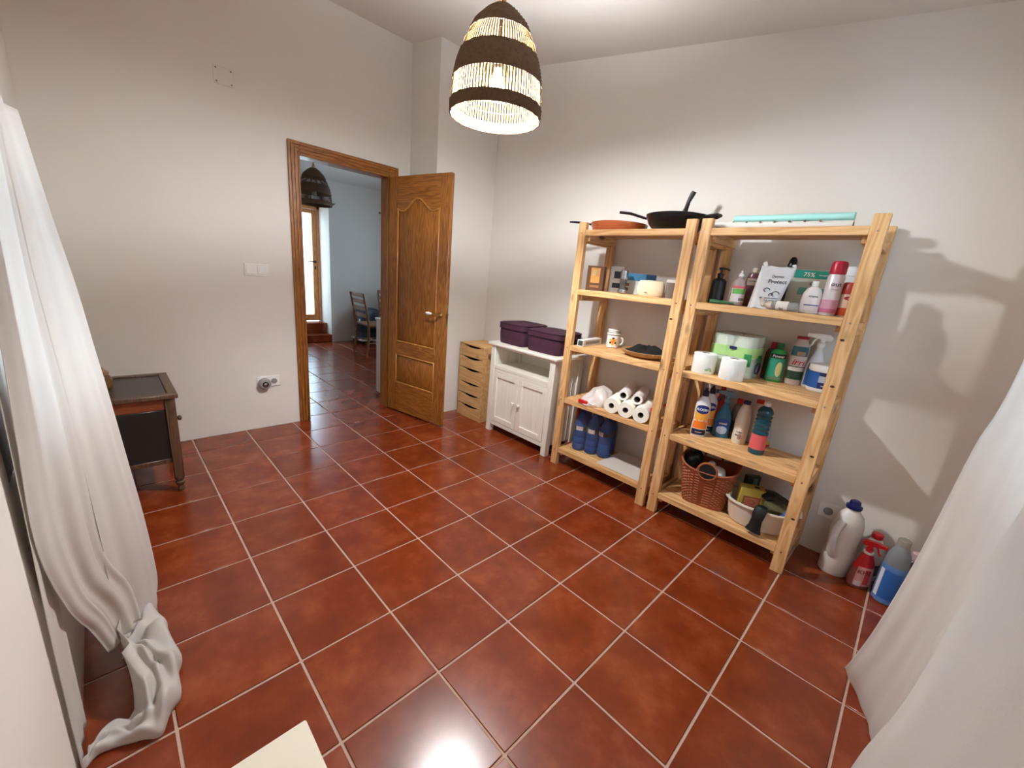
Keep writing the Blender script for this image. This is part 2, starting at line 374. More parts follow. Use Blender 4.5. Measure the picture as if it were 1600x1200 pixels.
# open door leaf
LW, LH, TH = .70, 2.02, .036
ang = math.atan2(-2.05, .40)
leaf = struct('door_1', None, None, (4.47 * T, -.37 * T, .012), (0, 0, ang), 'honey oak panelled door standing open into the room')
st = .105
def lb(name, x0, x1, z0, z1, m, y0=0, y1=TH, bev=.003): return mk(name, M().box((x0, y0, z0), (x1, y1, z1), bev), m, leaf)
lb('stile', 0, st, 0, LH, OAKV); lb('stile', LW - st, LW, 0, LH, OAKV)
lb('rail', st, LW - st, 0, .27, OAKH); lb('rail', st, LW - st, .545, .655, OAKH)
arch = [(st, LH), (st, 1.775)]
for k in range(21):
    t = k / 20; x = st + (LW - 2 * st) * t; d = abs(t - .5) * 2
    arch.append((x, 1.775 + .075 * (math.cos(min(1, d / .62) * PI) * .5 + .5) - .018 * math.sin(max(0, (d - .45)) / .55 * PI)))
arch.append((LW - st, LH))
mk('rail', M().prism(arch, 0, TH), OAKH, leaf, ang=60)
for y in (-.001, TH + .001): mk('moulding', M().tube([(p[0], y, p[1] - .004) for p in arch[2:-1]], .006, 6), OAKL, leaf)
for z0, z1 in ((.27, .545), (.655, 1.87)):
    pn = M().box((st, .012, z0), (LW - st, TH - .012, z1))
    i0, i1 = .018, .03; zt = z1 if z1 < 1 else 1.88
    for yy, s_ in ((.012, -1), (TH - .012, 1)):
        ring = lambda d, y: [(st + d, y, z0 + d), (LW - st - d, y, z0 + d), (LW - st - d, y, zt - d), (st + d, y, zt - d)]
        pn.rings([ring(i0, yy), ring(i1, yy + s_ * .007)])
    p_ = mk('panel', pn, OAKV, leaf)
    for y in (-.004, TH - .006):
        for a, b in (((st, z0), (st + .014, zt - (.105 if z1 > 1 else 0))), ((LW - st - .014, z0), (LW - st, zt - (.105 if z1 > 1 else 0))), ((st + .014, z0), (LW - st - .014, z0 + .014))) + ((((st + .014, zt - .014), (LW - st - .014, zt)),) if z1 < 1 else ()):
            mk('moulding', M().box((a[0], y, a[1]), (b[0], y + .01, b[1]), .004), OAKL, p_)
for y, s_ in ((0, -1), (TH, 1)):
    h = mk('handle', M().lathe([(.024, 0), (.024, .006), (.016, .012), (.009, .014), (.009, .045), (.011, .05)], 16, mtx=Matrix.Translation((LW - .055, y, .955)) @ Matrix.Rotation(PI / 2 * (1 if s_ < 0 else -1), 4, 'X')), BRASS, leaf)
    mk('lever', M().tube([(LW - .055, y + s_ * .045, .955), (LW - .085, y + s_ * .047, .957), (LW - .11, y + s_ * .045, .958)], [.008, .007, .008], 8), BRASS, h)
    mk('grip', M().tube([(LW - .105, y + s_ * .045, .958), (LW - .125, y + s_ * .045, .96), (LW - .15, y + s_ * .045, .962), (LW - .172, y + s_ * .044, .963)], [.008, .011, .0135, .009], 10), WPLAS, h)
mk('lock_plate', M().box((LW - .001, .009, .87), (LW + .002, TH - .009, 1.04)), BRASS, leaf)

# far glazed door, steps
gd = struct('door_2', None, None, (0, 0, 0), (0, 0, 0), 'pale oak glazed door bright with daylight')
OAKD = wood('amber_oak_upright', (206, 142, 84), (176, 112, 60), 2, .4, 1.3)
def gb(name, x0, x1, z0, z1, y0, y1, m=OAKD, par=None): return mk(name, M().box((x0 * T, y0 * T, z0 * T), (x1 * T, y1 * T, z1 * T), .004), m, par or gd)
gb('door_frame', NX1 - .13, NX1, .88, NZ, NY, NY + .2); gb('door_frame', NX0, NX0 + .13, .88, NZ, NY, NY + .2); gb('door_frame', NX0, NX1, NZ - .16, NZ, NY, NY + .2)
gb('stile', NX1 - .34, NX1 - .14, .9, NZ - .17, NY + .04, NY + .18); gb('stile', NX0 + .14, NX0 + .34, .9, NZ - .17, NY + .04, NY + .18)
gb('rail', NX0 + .34, NX1 - .34, .9, 1.2, NY + .04, NY + .18); gb('rail', NX0 + .34, NX1 - .34, NZ - .36, NZ - .17, NY + .04, NY + .18)
gb('pane', NX0 + .34, NX1 - .34, 1.2, NZ - .36, NY + .1, NY + .115, film('window_glass', (230, 240, 245), .08, .02))
hx = (NX1 - .24) * T; hy = (NY + .03) * T
h = mk('handle', M().lathe([(.02, 0), (.02, .012), (.008, .014), (.008, .04)], 12, mtx=Matrix.Translation((hx, hy, 3.78 * T)) @ Matrix.Rotation(PI / 2, 4, 'X')), BLACKM, gd)
mk('lever', M().tube([(hx, hy - .04, 3.78 * T), (hx - .05, hy - .045, 3.785 * T), (hx - .12, hy - .045, 3.79 * T)], .007), BLACKM, h)
mk('keyhole_plate', M().box((hx - .012, hy - .006, 3.42 * T), (hx + .012, hy, 3.58 * T), .003), BLACKM, gd)
s1 = tag(mk('step', M().box((NX0 * T, 9.9 * T, 0), (NX1 * T, 10.5 * T, .36 * T), .006), TILE), 'lower terracotta step below the glazed door', 'step', 'steps to the glazed door')
s2 = tag(mk('step', M().box((NX0 * T, 10.5 * T, 0), (NX1 * T, 11.36 * T, .86 * T), .006), TILE), 'upper terracotta step directly under the glazed door', 'step', 'steps to the glazed door')
# terrace outside
PALE = mat('pale_render', (232, 230, 226), .9, bump=.3, bscale=8)
struct('floor', M().box((-1.5, 11.5 * T, -.1), (6, 9.5, .86 * T - .01)), mat('pale_paving', (214, 206, 198), .9, bump=.2, bscale=20))
tag(mk('garden_wall', M().box((-1.5, 5.9, .27), (6, 6.1, 1.3), .02), mat('weathered_render', (190, 190, 186), .9, bump=.4, bscale=9, var=.1)), 'pale rendered garden wall outside beyond the glazed door', 'wall')
# second far doorway on the far wall (only its edge shows)
d3 = struct('door_3', None, None, (0, 0, 0), (0, 0, 0), 'dark oak door edge at the far wall, right of the white wall')
for k, (x0, x1) in enumerate(((9.66, 9.86), )):
    gb('door_frame', x0, x1, 0, 6.19, YFAR - .06, YFAR, OAKV, d3)
gb('stile', 9.86, 10.2, 0, 6.1, YFAR - .05, YFAR, OAKV, d3); gb('panel', 10.2, 10.5, 0, 6.1, YFAR - .04, YFAR, OAKV, d3)
gb('hinge', 9.85, 9.89, 2.7, 3.1, YFAR - .09, YFAR - .05, BLACKM, d3)

# ------------------------------------------------------------------ pendant lamps
STRAW = mat('straw_slats', (104, 86, 40), .7, var=.12, vscale=30, transl=.3)
WICKER = mat('brown_wicker', (104, 78, 56), .75, bump=.8, bscale=140, var=.2, vscale=60)
WICKERIN = WICKER
ROPE = mat('jute_rope', (176, 128, 78), .9, bump=.8, bscale=150)
LPROF = [(.58 * T, 0), (.585 * T, .16 * T), (.57 * T, .36 * T), (.52 * T, .58 * T), (.44 * T, .81 * T), (.33 * T, 1.01 * T), (.2 * T, 1.14 * T), (.1 * T, 1.21 * T)]
def lprof(z): return interp(LPROF, z)
def pendant(label, x, y, zr, lit, cz, slatmat):
    r = thing('pendant_lamp', label, 'lamp', (x * T, y * T, zr * T), 0, 'wicker pendant lamps')
    for name, z0, z1 in (('rim_band', 0, .135), ('woven_band', .38, .68), ('woven_cap', .9, 1.21)):
        rows = max(4, int((z1 - z0) * T / .006)); n = 96; rings = []
        for a in range(rows + 1):
            z = (z0 + (z1 - z0) * a / rows) * T; rr = lprof(z)
            rings.append([((rr + .0022 * (1 if (k // 2 + a) % 2 else -1)) * math.cos(2 * PI * k / n), (rr + .0022 * (1 if (k // 2 + a) % 2 else -1)) * math.sin(2 * PI * k / n), z) for k in range(n)])
        mk(name, M().rings(rings, True, False, False), WICKER, r, solid=.004, ang=80)
    sl = M(); n = 92
    for k in range(n):
        a = 2 * PI * k / n; wdt = .24 * 2 * PI / n
        sl.grid([[((lprof(z) - .003) * math.cos(a + s_), (lprof(z) - .003) * math.sin(a + s_), z) for s_ in (-wdt, wdt)] for z in [q * T for q in (.02, .13, .25, .38, .5, .68, .8, .92, 1.0)]])
    mk('slats', sl, slatmat, r, kind='stuff', solid=.0016)
    for z in (.255, .795):
        mk('binding_thread', M().tube([(lprof(z * T) * 1.005 * math.cos(k * PI / 24), lprof(z * T) * 1.005 * math.sin(k * PI / 24), z * T) for k in range(48)], .0012, 5, True), WICKER, r)
    bz = .42 * T
    b = M().lathe([(.004, -.045), (.02, -.04), (.029, -.022), (.03, -.004), (.025, .016), (.016, .034), (.0135, .048)], 16, c=(0, 0, bz))
    mk('bulb', b, emis('warm_bulb', (248, 252, 255), LAMP_STRENGTH) if lit else mat('frosted_glass', (235, 230, 220), .3), r)
    mk('socket', M().lathe([(.018, 0), (.02, .01), (.02, .045), (.012, .06), (.004, .064)], 14, c=(0, 0, bz + .045)), BLACK, r)
    mk('cord', M().tube([(0, 0, bz + .1), (0, 0, 1.2 * T), (.002, .001, 1.5 * T), (0, 0, (cz - zr) * T)], .004, 6), BLACK, r)
    rp = M()
    for k in range(3):
        a = k * 2.1
        rp.tube([(.095 * T * math.cos(a), .095 * T * math.sin(a), 1.2 * T), (.05 * T * math.cos(a), .05 * T * math.sin(a), 1.27 * T), (.006 * math.cos(a), .006 * math.sin(a), 1.36 * T)], .0035, 6)
    for ph in (0, PI):
        rp.tube([(.006 * math.cos(q * .55 + ph), .006 * math.sin(q * .55 + ph), 1.34 * T + q * ((cz - zr) * T - 1.34 * T) / 60) for q in range(61)], .005, 6)
    mk('hanging_rope', rp, ROPE, r)
    mk('ceiling_rose', M().lathe([(.045, 0), (.045, .012), (.02, .03)], 18, c=(0, 0, (cz - zr) * T - .03)), WPLAS, r)
    return r
pendant('lit wicker pendant lamp with straw slats glowing over the room', 2.9, -6.08, 5.94, True, ceil_z(-6.08), STRAW)
pendant('unlit dark wicker pendant lamp hanging in the far room', 4.86, 5.85, 5.82, False, ceil_z(5.85), mat('brown_slats', (112, 84, 60), .7, transl=.1))

# ------------------------------------------------------------------ pine shelving
SZ = (4.98, 3.855, 2.715, 1.57, .41)
SX0, SX1 = 5.80, 6.95
def shelving(y0, y1, label):
    r = thing('shelving_unit', label, 'shelf', ((SX0 + SX1) / 2 * T, (y0 + y1) / 2 * T, 0), 0, 'pine shelving units')
    pw, pd = .165, .1
    for xa in (SX0, SX1 - pd):
        for ya in (y1, y0 - pw):
            p = mk('post', M().box((xa * T, ya * T, 0), ((xa + pd) * T, (ya + pw) * T, 5.12 * T), .002), PINE[2], r, world=True)
            for z in SZ:
                mk('screw', M().lathe([(.004, 0), (.004, .0015)], 8, mtx=Matrix.Translation((xa * T, (ya + pw / 2) * T, (z - .06) * T)) @ Matrix.Rotation(-PI / 2, 4, 'Y')), CHROME, p, world=True)
    for z in SZ:
        ya, yb = y1 + pw, y0 - pw
        fr = mk('front_rail', M().box(((SX0 + .005) * T, ya * T, (z - .11) * T), ((SX0 + .06) * T, yb * T, z * T), .002), PINE[1], r, world=True)
        n = 5; x0 = SX0 + .075; sw = (SX1 - .015 - x0) / n
        for k in range(n):
            last = k == n - 1
            mk('slat', M().box(((x0 + k * sw) * T, (ya if not last else ya) * T, (z - .055) * T), ((x0 + (k + 1) * sw - .028 - (.1 if last else 0)) * T, yb * T, z * T), .0015), PINE[1], fr, world=True)
        for yy in (ya - .0, yb - .06):
            mk('cleat', M().box(((SX0 + pd) * T, yy * T, (z - .2) * T), ((SX1 - pd) * T, (yy + .06) * T, (z - .057) * T), .0015), PINE[0], r, world=True)
        for yy in (y1 + .02, y0 - .08):
            mk('side_rail', M().box(((SX0 + pd) * T, yy * T, (z - .23) * T), ((SX1 - pd) * T, (yy + .06) * T, (z - .06) * T), .0015), PINE[0], r, world=True)
    return r
def knots(unit, zs):
    post = sorted((c for c in bpy.data.objects if c.parent == unit and c.name.startswith('post')), key=lambda c: c.name)[0]
    for y, z in zs:
        mk('knot', M().lathe([(.0075, 0), (.0072, .0006), (.004, .0009)], 14, .75, 1.15, mtx=Matrix.Translation((SX0 * T, y * T, z * T)) @ Matrix.Rotation(-PI / 2, 4, 'Y')), KNOT, post, world=True)
KNOT = mat('pine_knot', (74, 44, 26), .6)
ua = shelving(-5.43, -7.72, 'pine slatted shelving unit beside the white cabinet, holding water bottles')
ub = shelving(-7.80, -10.03, 'pine slatted shelving unit nearest the curtain, holding cleaning products')

knots(ua, [(-7.6, 3.53)])
knots(ub, [(-9.92, 3.57), (-9.96, 2.95), (-9.97, 1.93), (-9.97, .93)])

# ------------------------------------------------------------------ white cabinet
cb = thing('cabinet', 'white two-door cabinet with open compartment under purple boxes', 'cabinet', (6.4 * T, -4.15 * T, 0))
cx0, cx1, cy0, cy1 = 5.86, 6.92, -5.2, -3.1
def cbx(name, a, b, bev=.003, par=None, m=WPAINT): return mk(name, M().box([v * T for v in a], [v * T for v in b], bev), m, par or cb, world=True)
cbx('top', (cx0 - .06, cy0 - .08, 2.28), (cx1, cy1 + .08, 2.355), .006)
for x in (cx0, cx1 - .15):
    for y in (cy0, cy1 - .15): cbx('leg', (x, y, 0), (x + .15, y + .15, 2.28))
for y in (cy0 + .04, cy1 - .1):
    sp = cbx('side_panel', (cx0 + .15, y, .22), (cx1 - .15, y + .06, 2.28))
    for k in range(1, 5): cbx('batten', (cx0 + .15 + k * .15, y - .012, .24), (cx0 + .165 + k * .15, y + .072, 2.26), .001, sp)
cbx('back_panel', (cx1 - .06, cy0 + .15, .22), (cx1 - .02, cy1 - .15, 2.28))
cbx('bottom_panel', (cx0 + .06, cy0 + .1, .24), (cx1 - .06, cy1 - .1, .3)); cbx('middle_shelf', (cx0 + .005, cy0 + .15, 1.7), (cx1 - .06, cy1 - .15, 1.78))
cbx('apron', (cx0 + .01, cy0 + .15, .2), (cx0 + .06, cy1 - .15, .31)); cbx('top_rail', (cx0 + .01, cy0 + .15, 2.23), (cx0 + .06, cy1 - .15, 2.28))
cbx('mid_rail', (cx0 + .01, cy0 + .15, 1.62), (cx0 + .06, cy1 - .15, 1.7))
cm = (cy0 + cy1) / 2
for y0, y1, ky in ((cy0 + .155, cm - .004, cm - .09), (cm + .004, cy1 - .155, cm + .09)):
    d = cbx('door', (cx0 + .035, y0 + .01, .33), (cx0 + .06, y1 - .01, 1.61), .001)
    for a, b in (((y0, .315), (y0 + .13, 1.615)), ((y1 - .13, .315), (y1, 1.615)), ((y0 + .13, .315), (y1 - .13, .45)), ((y0 + .13, 1.49), (y1 - .13, 1.615))):
        cbx('door_rail', (cx0, a[0], a[1]), (cx0 + .05, b[0], b[1]), .002, d)
    for k in range(1, 5):
        yy = y0 + .13 + (y1 - y0 - .26) * k / 5
        cbx('batten', (cx0 + .028, yy - .012, .45), (cx0 + .036, yy + .012, 1.49), .001, d)
    mk('knob', M().lathe([(.006, 0), (.006, .012), (.012, .017), (.014, .022), (.011, .028), (.004, .03)], 14, mtx=Matrix.Translation((cx0 * T, ky * T, .98 * T)) @ Matrix.Rotation(-PI / 2, 4, 'Y')), WPAINT, d, world=True)

# purple fabric boxes
PURP = mat('aubergine_fabric', (66, 32, 50), .85, bump=.7, bscale=45, var=.15, vscale=14)
PURPD = mat('aubergine_piping', (48, 22, 38), .8)
def fab_box(label, x0, x1, y0, y1, z0, h, rz):
    r = thing('storage_box', label, 'box', ((x0 + x1) / 2 * T, (y0 + y1) / 2 * T, z0 * T), rz, 'purple storage boxes')
    hx, hy = (x1 - x0) / 2 * T, (y1 - y0) / 2 * T
    mk('body', M().lathe([(.94, 0), (.97, .01), (1, .08), (.99, h * T * .74)], 32, hx, hy, pw=7), PURP, r)
    ld = mk('lid', M().lathe([(1.0, h * T * .7), (1.035, h * T * .71), (1.035, h * T * .93), (1.02, h * T * .97), (.95, h * T), (.5, h * T * 1.02), (.02, h * T * 1.02)], 32, hx, hy, pw=7), PURP, r)
    for z in (.72, .95):
        pts = []
        for k in range(48):
            a = 2 * PI * k / 48; ca, sa = math.cos(a), math.sin(a); ca = math.copysign(abs(ca) ** (2 / 7), ca); sa = math.copysign(abs(sa) ** (2 / 7), sa)
            pts.append((1.038 * hx * ca, 1.038 * hy * sa, h * T * z))
        mk('piping', M().tube(pts, .003, 6, True), PURPD, ld)
    return r
fab_box('purple fabric storage box on the cabinet, the one by the room corner', 5.98, 6.86, -4.06, -3.16, 2.355, .53, -.02)
fab_box('purple fabric storage box on the cabinet, the one by the shelving post', 5.96, 6.86, -5.13, -4.14, 2.355, .5, .02)

# two stacked mini chests of raw pine
CAV = mat('drawer_gap_shade', (40, 26, 16), .9)  # near-black brown stands in for the shade behind the scooped drawer fronts
def chest(label, z0):
    r = thing('mini_chest', label, 'drawers', (6.4 * T, -2.18 * T, z0 * T), 0, 'stacked mini chests of drawers')
    x0, x1, y0, y1, h = 5.98 - 6.4, 6.85 - 6.4, -.52, .52, 1.05
    def b(name, a, c, m=BIRCH, par=None): return mk(name, M().box([v * T for v in a], [v * T for v in c], .001), m, par or r)
    b('side', (x0, y0, 0), (x1, y0 + .035, h)); b('side', (x0, y1 - .035, 0), (x1, y1, h)); b('top', (x0, y0 + .035, h - .035), (x1, y1 - .035, h)); b('base', (x0, y0 + .035, 0), (x1, y1 - .035, .035)); b('back', (x1 - .03, y0 + .035, .035), (x1, y1 - .035, h - .035))
    dh = (h - .07) / 3
    for k in range(3):
        zb = .035 + k * dh; ya, yb = y0 + .045, y1 - .045; zt = zb + dh - .012
        poly = [(ya, zb + .008), (yb, zb + .008), (yb, zt)]
        for q in range(13):
            t = q / 12; yy = yb - (yb - ya) * (.12 + .76 * t); poly.append((yy, zt - .055 * math.sin(PI * t) ** .8))
        poly.append((ya, zt))
        d = mk('drawer', M().prism([(p[0] * T, p[1] * T) for p in poly], (x0 + .004) * T, (x0 + .04) * T, 'yz'), BIRCH, r)
        mk('drawer_box', M().box(((x0 + .05) * T, (ya + .02) * T, (zb + .012) * T), ((x1 - .05) * T, (yb - .02) * T, (zb + dh * .6) * T), .001), CAV, d)
    return r
chest('lower of two stacked raw pine mini chests with three drawers', 0)
chest('upper of two stacked raw pine mini chests with three drawers', 1.052)

# ------------------------------------------------------------------ dark nightstand by the left curtain
ns = thing('nightstand', 'dark walnut nightstand with glass top and turned feet behind the curtain', 'nightstand', (-.93 * T, -1.83 * T, 0))
nx0, nx1, ny0, ny1, nz = -1.5, -.38, -2.56, -1.1, 1.72
DGLASS = mat('smoked_glass', (34, 32, 29), .3, coat=.15, var=.3, vscale=3)
def nb(name, a, b, m=DARKW, bev=.003): return mk(name, M().box([v * T for v in a], [v * T for v in b], bev), m, ns, world=True)
for x in (nx0, nx1 - .13):
    for y in (ny0, ny1 - .13):
        nb('leg', (x, y, .26), (x + .13, y + .13, nz - .07))
        mk('foot', M().lathe([(.012, 0), (.017, .012), (.012, .03), (.02, .045), (.024, .055), (.014, .062), (.022, .075), (.022, .088)], 14, c=((x + .065) * T, (y + .065) * T, 0)), DARKW, ns, world=True)
for a, b in (((nx0 - .04, ny0 - .04, nz - .07), (nx1 + .04, ny0 + .08, nz)), ((nx0 - .04, ny1 - .08, nz - .07), (nx1 + .04, ny1 + .04, nz)), ((nx0 - .04, ny0 + .08, nz - .07), (nx0 + .08, ny1 - .08, nz)), ((nx1 - .08, ny0 + .08, nz - .07), (nx1 + .04, ny1 - .08, nz))): nb('top_frame', a, b)
nb('glass_top', (nx0 + .08, ny0 + .08, nz - .045), (nx1 - .08, ny1 - .08, nz - .02), DGLASS)
RUST = mat('rust_red_stain', (122, 58, 28), .5, var=.3, vscale=8)
for y in (ny0 + .03, ny1 - .08):
    nb('upper_rail', (nx0 + .13, y, nz - .26), (nx1 - .13, y + .05, nz - .07), RUST)
    nb('side_panel', (nx0 + .13, y, .62), (nx1 - .13, y + .04, nz - .26), DGLASS); nb('lower_rail', (nx0 + .13, y, .54), (nx1 - .13, y + .06, .62))
for x in (nx0 + .03, nx1 - .09):
    nb('lower_rail', (x, ny0 + .13, .54), (x + .06, ny1 - .13, .62))
nb('drawer', (nx1 - .08, ny0 + .14, nz - .36), (nx1 - .02, ny1 - .14, nz - .09)); nb('door', (nx1 - .08, ny0 + .14, .63), (nx1 - .02, ny1 - .14, nz - .38)); nb('back_panel', (nx0 + .02, ny0 + .14, .63), (nx0 + .06, ny1 - .14, nz - .08))
for yk, zk in ((-1.83, nz - .22), (-2.3, 1.22)):
    mk('knob', M().lathe([(.006, 0), (.006, .012), (.014, .018), (.014, .028), (.005, .033)], 12, mtx=Matrix.Translation(((nx1 - .02) * T, yk * T, zk * T)) @ Matrix.Rotation(PI / 2, 4, 'Y')), DARKW, ns, world=True)
jr = thing('glass_jar', 'small amber glass jar on the nightstand by the curtain', 'jar', (-1.17 * T, -1.75 * T, (nz - .02) * T))
mk('body', M().lathe([(.03, 0), (.038, .008), (.04, .05), (.03, .068), (.026, .075)], 18), mat('amber_glass', (190, 140, 90), .08, trans=.7), jr)
mk('lid', M().lathe([(.03, .075), (.03, .09), (.018, .098), (.01, .115), (.002, .118)], 18), mat('amber_lid', (150, 110, 84), .3), jr)

# ------------------------------------------------------------------ wall fixtures
def plate(m, x0, x1, z0, z1, d=.01, y=YB): return m.box((x0 * T, y * T - d, z0 * T), (x1 * T, y * T, z1 * T), .003)
cp = tag(mk('cover_plate', plate(M(), .955, 1.285, 6.99, 7.29, .006), PLASTER), 'square blank cover plate with four screws high on the wall', 'plate')
for x in (1.0, 1.24):
    for z in (7.03, 7.25): mk('screw', M().lathe([(.005, 0), (.004, .002)], 8, mtx=Matrix.Translation((x * T, YB * T - .006, z * T)) @ Matrix.Rotation(PI / 2, 4, 'X')), CARD, cp)
sw = tag(mk('light_switch', plate(M(), 1.205, 1.67, 3.5, 3.76, .008), WPLAS), 'white double light switch on the wall left of the doorway', 'switch')
for x in (1.235, 1.45): mk('rocker', plate(M(), x, x + .19, 3.535, 3.725, .013), WPLAS, sw)
so = tag(mk('wall_socket', plate(M(), 1.28, 1.76, 1.0, 1.25, .01), WPLAS), 'white double wall socket low beside the doorway', 'socket', 'wall sockets')
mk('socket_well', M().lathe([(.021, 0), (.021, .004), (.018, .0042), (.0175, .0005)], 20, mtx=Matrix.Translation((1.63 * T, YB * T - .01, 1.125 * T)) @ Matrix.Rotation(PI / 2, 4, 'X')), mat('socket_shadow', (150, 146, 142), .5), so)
pl = thing('plug_in_timer', 'round grey plug-in device on the socket beside the doorway', 'plug', (1.42 * T, YB * T - .01, 1.09 * T), 0, None, (PI / 2, 0, 0))
GREYP = mat('grey_plastic', (150, 144, 142), .4)
mk('body', M().lathe([(.036, 0), (.043, .006), (.043, .03), (.036, .04), (.03, .042)], 28), GREYP, pl)
mk('dial_ring', M().lathe([(.021, .042), (.021, .047), (.013, .047), (.013, .042)], 24, cap0=False, cap1=False), BLACK, pl); mk('dial', M().lathe([(.012, .042), (.012, .05), (.008, .052)], 18), CHROME, pl)
so2 = tag(mk('wall_socket', M().box((XR * T - .01, -10.4 * T, .64 * T), (XR * T, -10.13 * T, .9 * T), .003), WPLAS), 'white wall socket above the large white jug', 'socket', 'wall sockets')
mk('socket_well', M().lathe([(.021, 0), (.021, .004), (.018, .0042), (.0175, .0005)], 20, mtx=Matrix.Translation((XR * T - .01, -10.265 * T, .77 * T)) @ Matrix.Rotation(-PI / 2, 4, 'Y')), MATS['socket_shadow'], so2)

# ------------------------------------------------------------------ curtains
def loft(levels, nu, nv, fold=0, freq=0, ph=0):
    rows = [[(p.x, p.y) for p in cr([(x, y, 0) for x, y in pts], nu)] for z, pts in levels]
    zs = [z for z, _ in levels]; out = []
    for a in range(nv):
        t = a / (nv - 1) * (len(levels) - 1); j = min(int(t), len(levels) - 2)
        row = []
        for k in range(nu):
            P = [Vector((rows[q][k][0], rows[q][k][1], zs[q])) for q in (max(j - 1, 0), j, j + 1, min(j + 2, len(levels) - 1))]
            f = t - j; p0, p1, p2, p3 = P
            p = .5 * ((2 * p1) + (p2 - p0) * f + (2 * p0 - 5 * p1 + 4 * p2 - p3) * f * f + (3 * p1 - p0 - 3 * p2 + p3) * f ** 3)
            row.append(p)
        rr = []
        for k, p in enumerate(row):
            d = row[min(k + 1, nu - 1)] - row[max(k - 1, 0)]; n_ = Vector((-d.y, d.x, 0)); n_ = n_.normalized() if n_.length > 1e-6 else n_
            q = p + n_ * fold * math.sin(freq * 2 * PI * k / nu + ph + .6 * math.sin(t * 1.3)); q.z = max(q.z, .006)
            rr.append(tuple(q * T))
        out.append(rr)
    return M().grid(out)
lc = thing('curtain', 'white sheer curtain panel hanging beside the nightstand', 'curtain', (-1.3 * T, -5.3 * T, 0), 0, 'left window curtains')
def far_sec(x, y, b=0): return [(x, y), (x - .07, y - .22), (x - .05 - b, y - .42), (-1.36 + (x + 1.3) * .5, y - .62), (-1.40 + (x + 1.3) * .35, y - .85)]
mk('fabric', loft([(4.95, far_sec(-1.318, -5.05)), (4.17, far_sec(-1.245, -5.05)), (3.54, far_sec(-1.172, -5.05)), (2.99, far_sec(-1.123, -5.05)), (2.53, far_sec(-1.082, -5.06)), (1.68, far_sec(-1.022, -5.06)),
                   (1.12, far_sec(-.982, -5.07)), (.5, far_sec(-.95, -5.08)), (.19, far_sec(-.948, -5.1)), (.06, [(-1.0, -5.2), (-1.04, -5.36), (-1.08, -5.5), (-1.2, -5.7), (-1.28, -5.9)]), (.0, [(-1.1, -5.32), (-1.1, -5.42), (-1.12, -5.55), (-1.24, -5.7), (-1.3, -5.9)])], 80, 70, .006, 5), CURT, lc, world=True, solid=.0012, ang=80)
mk('rod', M().tube([(-1.44 * T, -6.99 * T, 5.0 * T), (-1.44 * T, -4.9 * T, 5.0 * T)], .008, 10), CHROME, lc, world=True)
ln = thing('curtain', 'nearer white sheer curtain panel trailing in folds on the tiles', 'curtain', (-1.4 * T, -6.3 * T, 0), 0, 'left window curtains')
def near_sec(a, b): return [(a[0] + (b[0] - a[0]) * t + w_, a[1] + (b[1] - a[1]) * t) for t, w_ in ((0, 0), (.17, -.045), (.36, .035), (.56, -.03), (.78, .02), (1, 0))]
mk('fabric', loft([(4.93, near_sec((-1.37, -5.9), (-1.42, -6.92))), (3.74, near_sec((-1.36, -5.9), (-1.45, -6.92))), (2.76, near_sec((-1.318, -5.9), (-1.49, -6.92))), (1.98, near_sec((-1.298, -5.9), (-1.515, -6.9))),
                   (1.25, near_sec((-1.28, -5.9), (-1.48, -6.6))), (.75, near_sec((-1.16, -5.8), (-1.42, -6.3))), (.35, near_sec((-1.12, -5.85), (-1.36, -6.15)))], 90, 60, .006, 7), CURT, ln, world=True, solid=.0012, ang=80)
mk('hem', M().tube([(x * T, -5.895 * T, z * T) for x, z in ((-1.37, 4.93), (-1.36, 3.74), (-1.318, 2.76), (-1.298, 1.98), (-1.28, 1.25))], .005, 6, flat=.4), CURT, ln, world=True)
mk('wall_side_fold', loft([(4.9, [(-1.47, -6.95), (-1.5, -6.7), (-1.47, -6.4)]), (2.4, [(-1.52, -6.95), (-1.54, -6.7), (-1.52, -6.45)]), (1.2, [(-1.545, -6.95), (-1.55, -6.7), (-1.535, -6.48)]), (.02, [(-1.555, -6.95), (-1.56, -6.7), (-1.545, -6.5)])], 30, 30, .006, 3), CURT, ln, world=True, solid=.0012, ang=80)
path = cr([(-1.08, -5.45, 0), (-1.0, -5.75, 0), (-.97, -6.05, 0), (-.94, -6.35, 0), (-.97, -6.65, 0), (-1.09, -6.93, 0), (-1.24, -6.92, 0), (-1.38, -6.84, 0), (-1.5, -6.86, 0), (-1.55, -6.92, 0)], 120)
rows = []
for k, p in enumerate(path):
    t = k / 119; cen = Vector((-1.32, -6.0 if t < .5 else -6.25, 0)); inn = cen - p; inn.normalize()
    wv = .5 + .5 * math.sin(k * .33 + .8 * math.sin(k * .11)); body = 1 if t < .5 else max(0, 1 - (t - .5) / .12); tap = 1.45 if t < .45 else max(.5, 1.45 - (t - .45) * 4)
    inz = .5 * body * (1 - .5 * abs(t - .2)) + .05
    ctl = [(.05 * wv - .05, .012), (-.055 + .03 * wv, .07), (-.01, .13 + .09 * wv), (.07, .15 + .05 * wv), (.13, .10 + .12 * (1 - wv)), (.2, .16 + .08 * wv), (.27, (.2 + .1 * wv) * body + .05), (.43, inz)]
    row = []
    for q in cr([(o * tap, z * (tap if q_ < 6 else 1), 0) for q_, (o, z) in enumerate(ctl)], 26):
        pp = p + inn * min(q.x, max(.1, (cen - p).length - .06)); row.append((pp.x * T, pp.y * T, max(.012, q.y) * T))
    rows.append(row)
mk('trailing_hem', M().grid(rows), CURT, ln, world=True, solid=.001, ang=180)
rc = thing('curtain', 'white curtain billowing beside the detergent bottles at the right', 'curtain', (2.4 * T, -11.15 * T, 0))
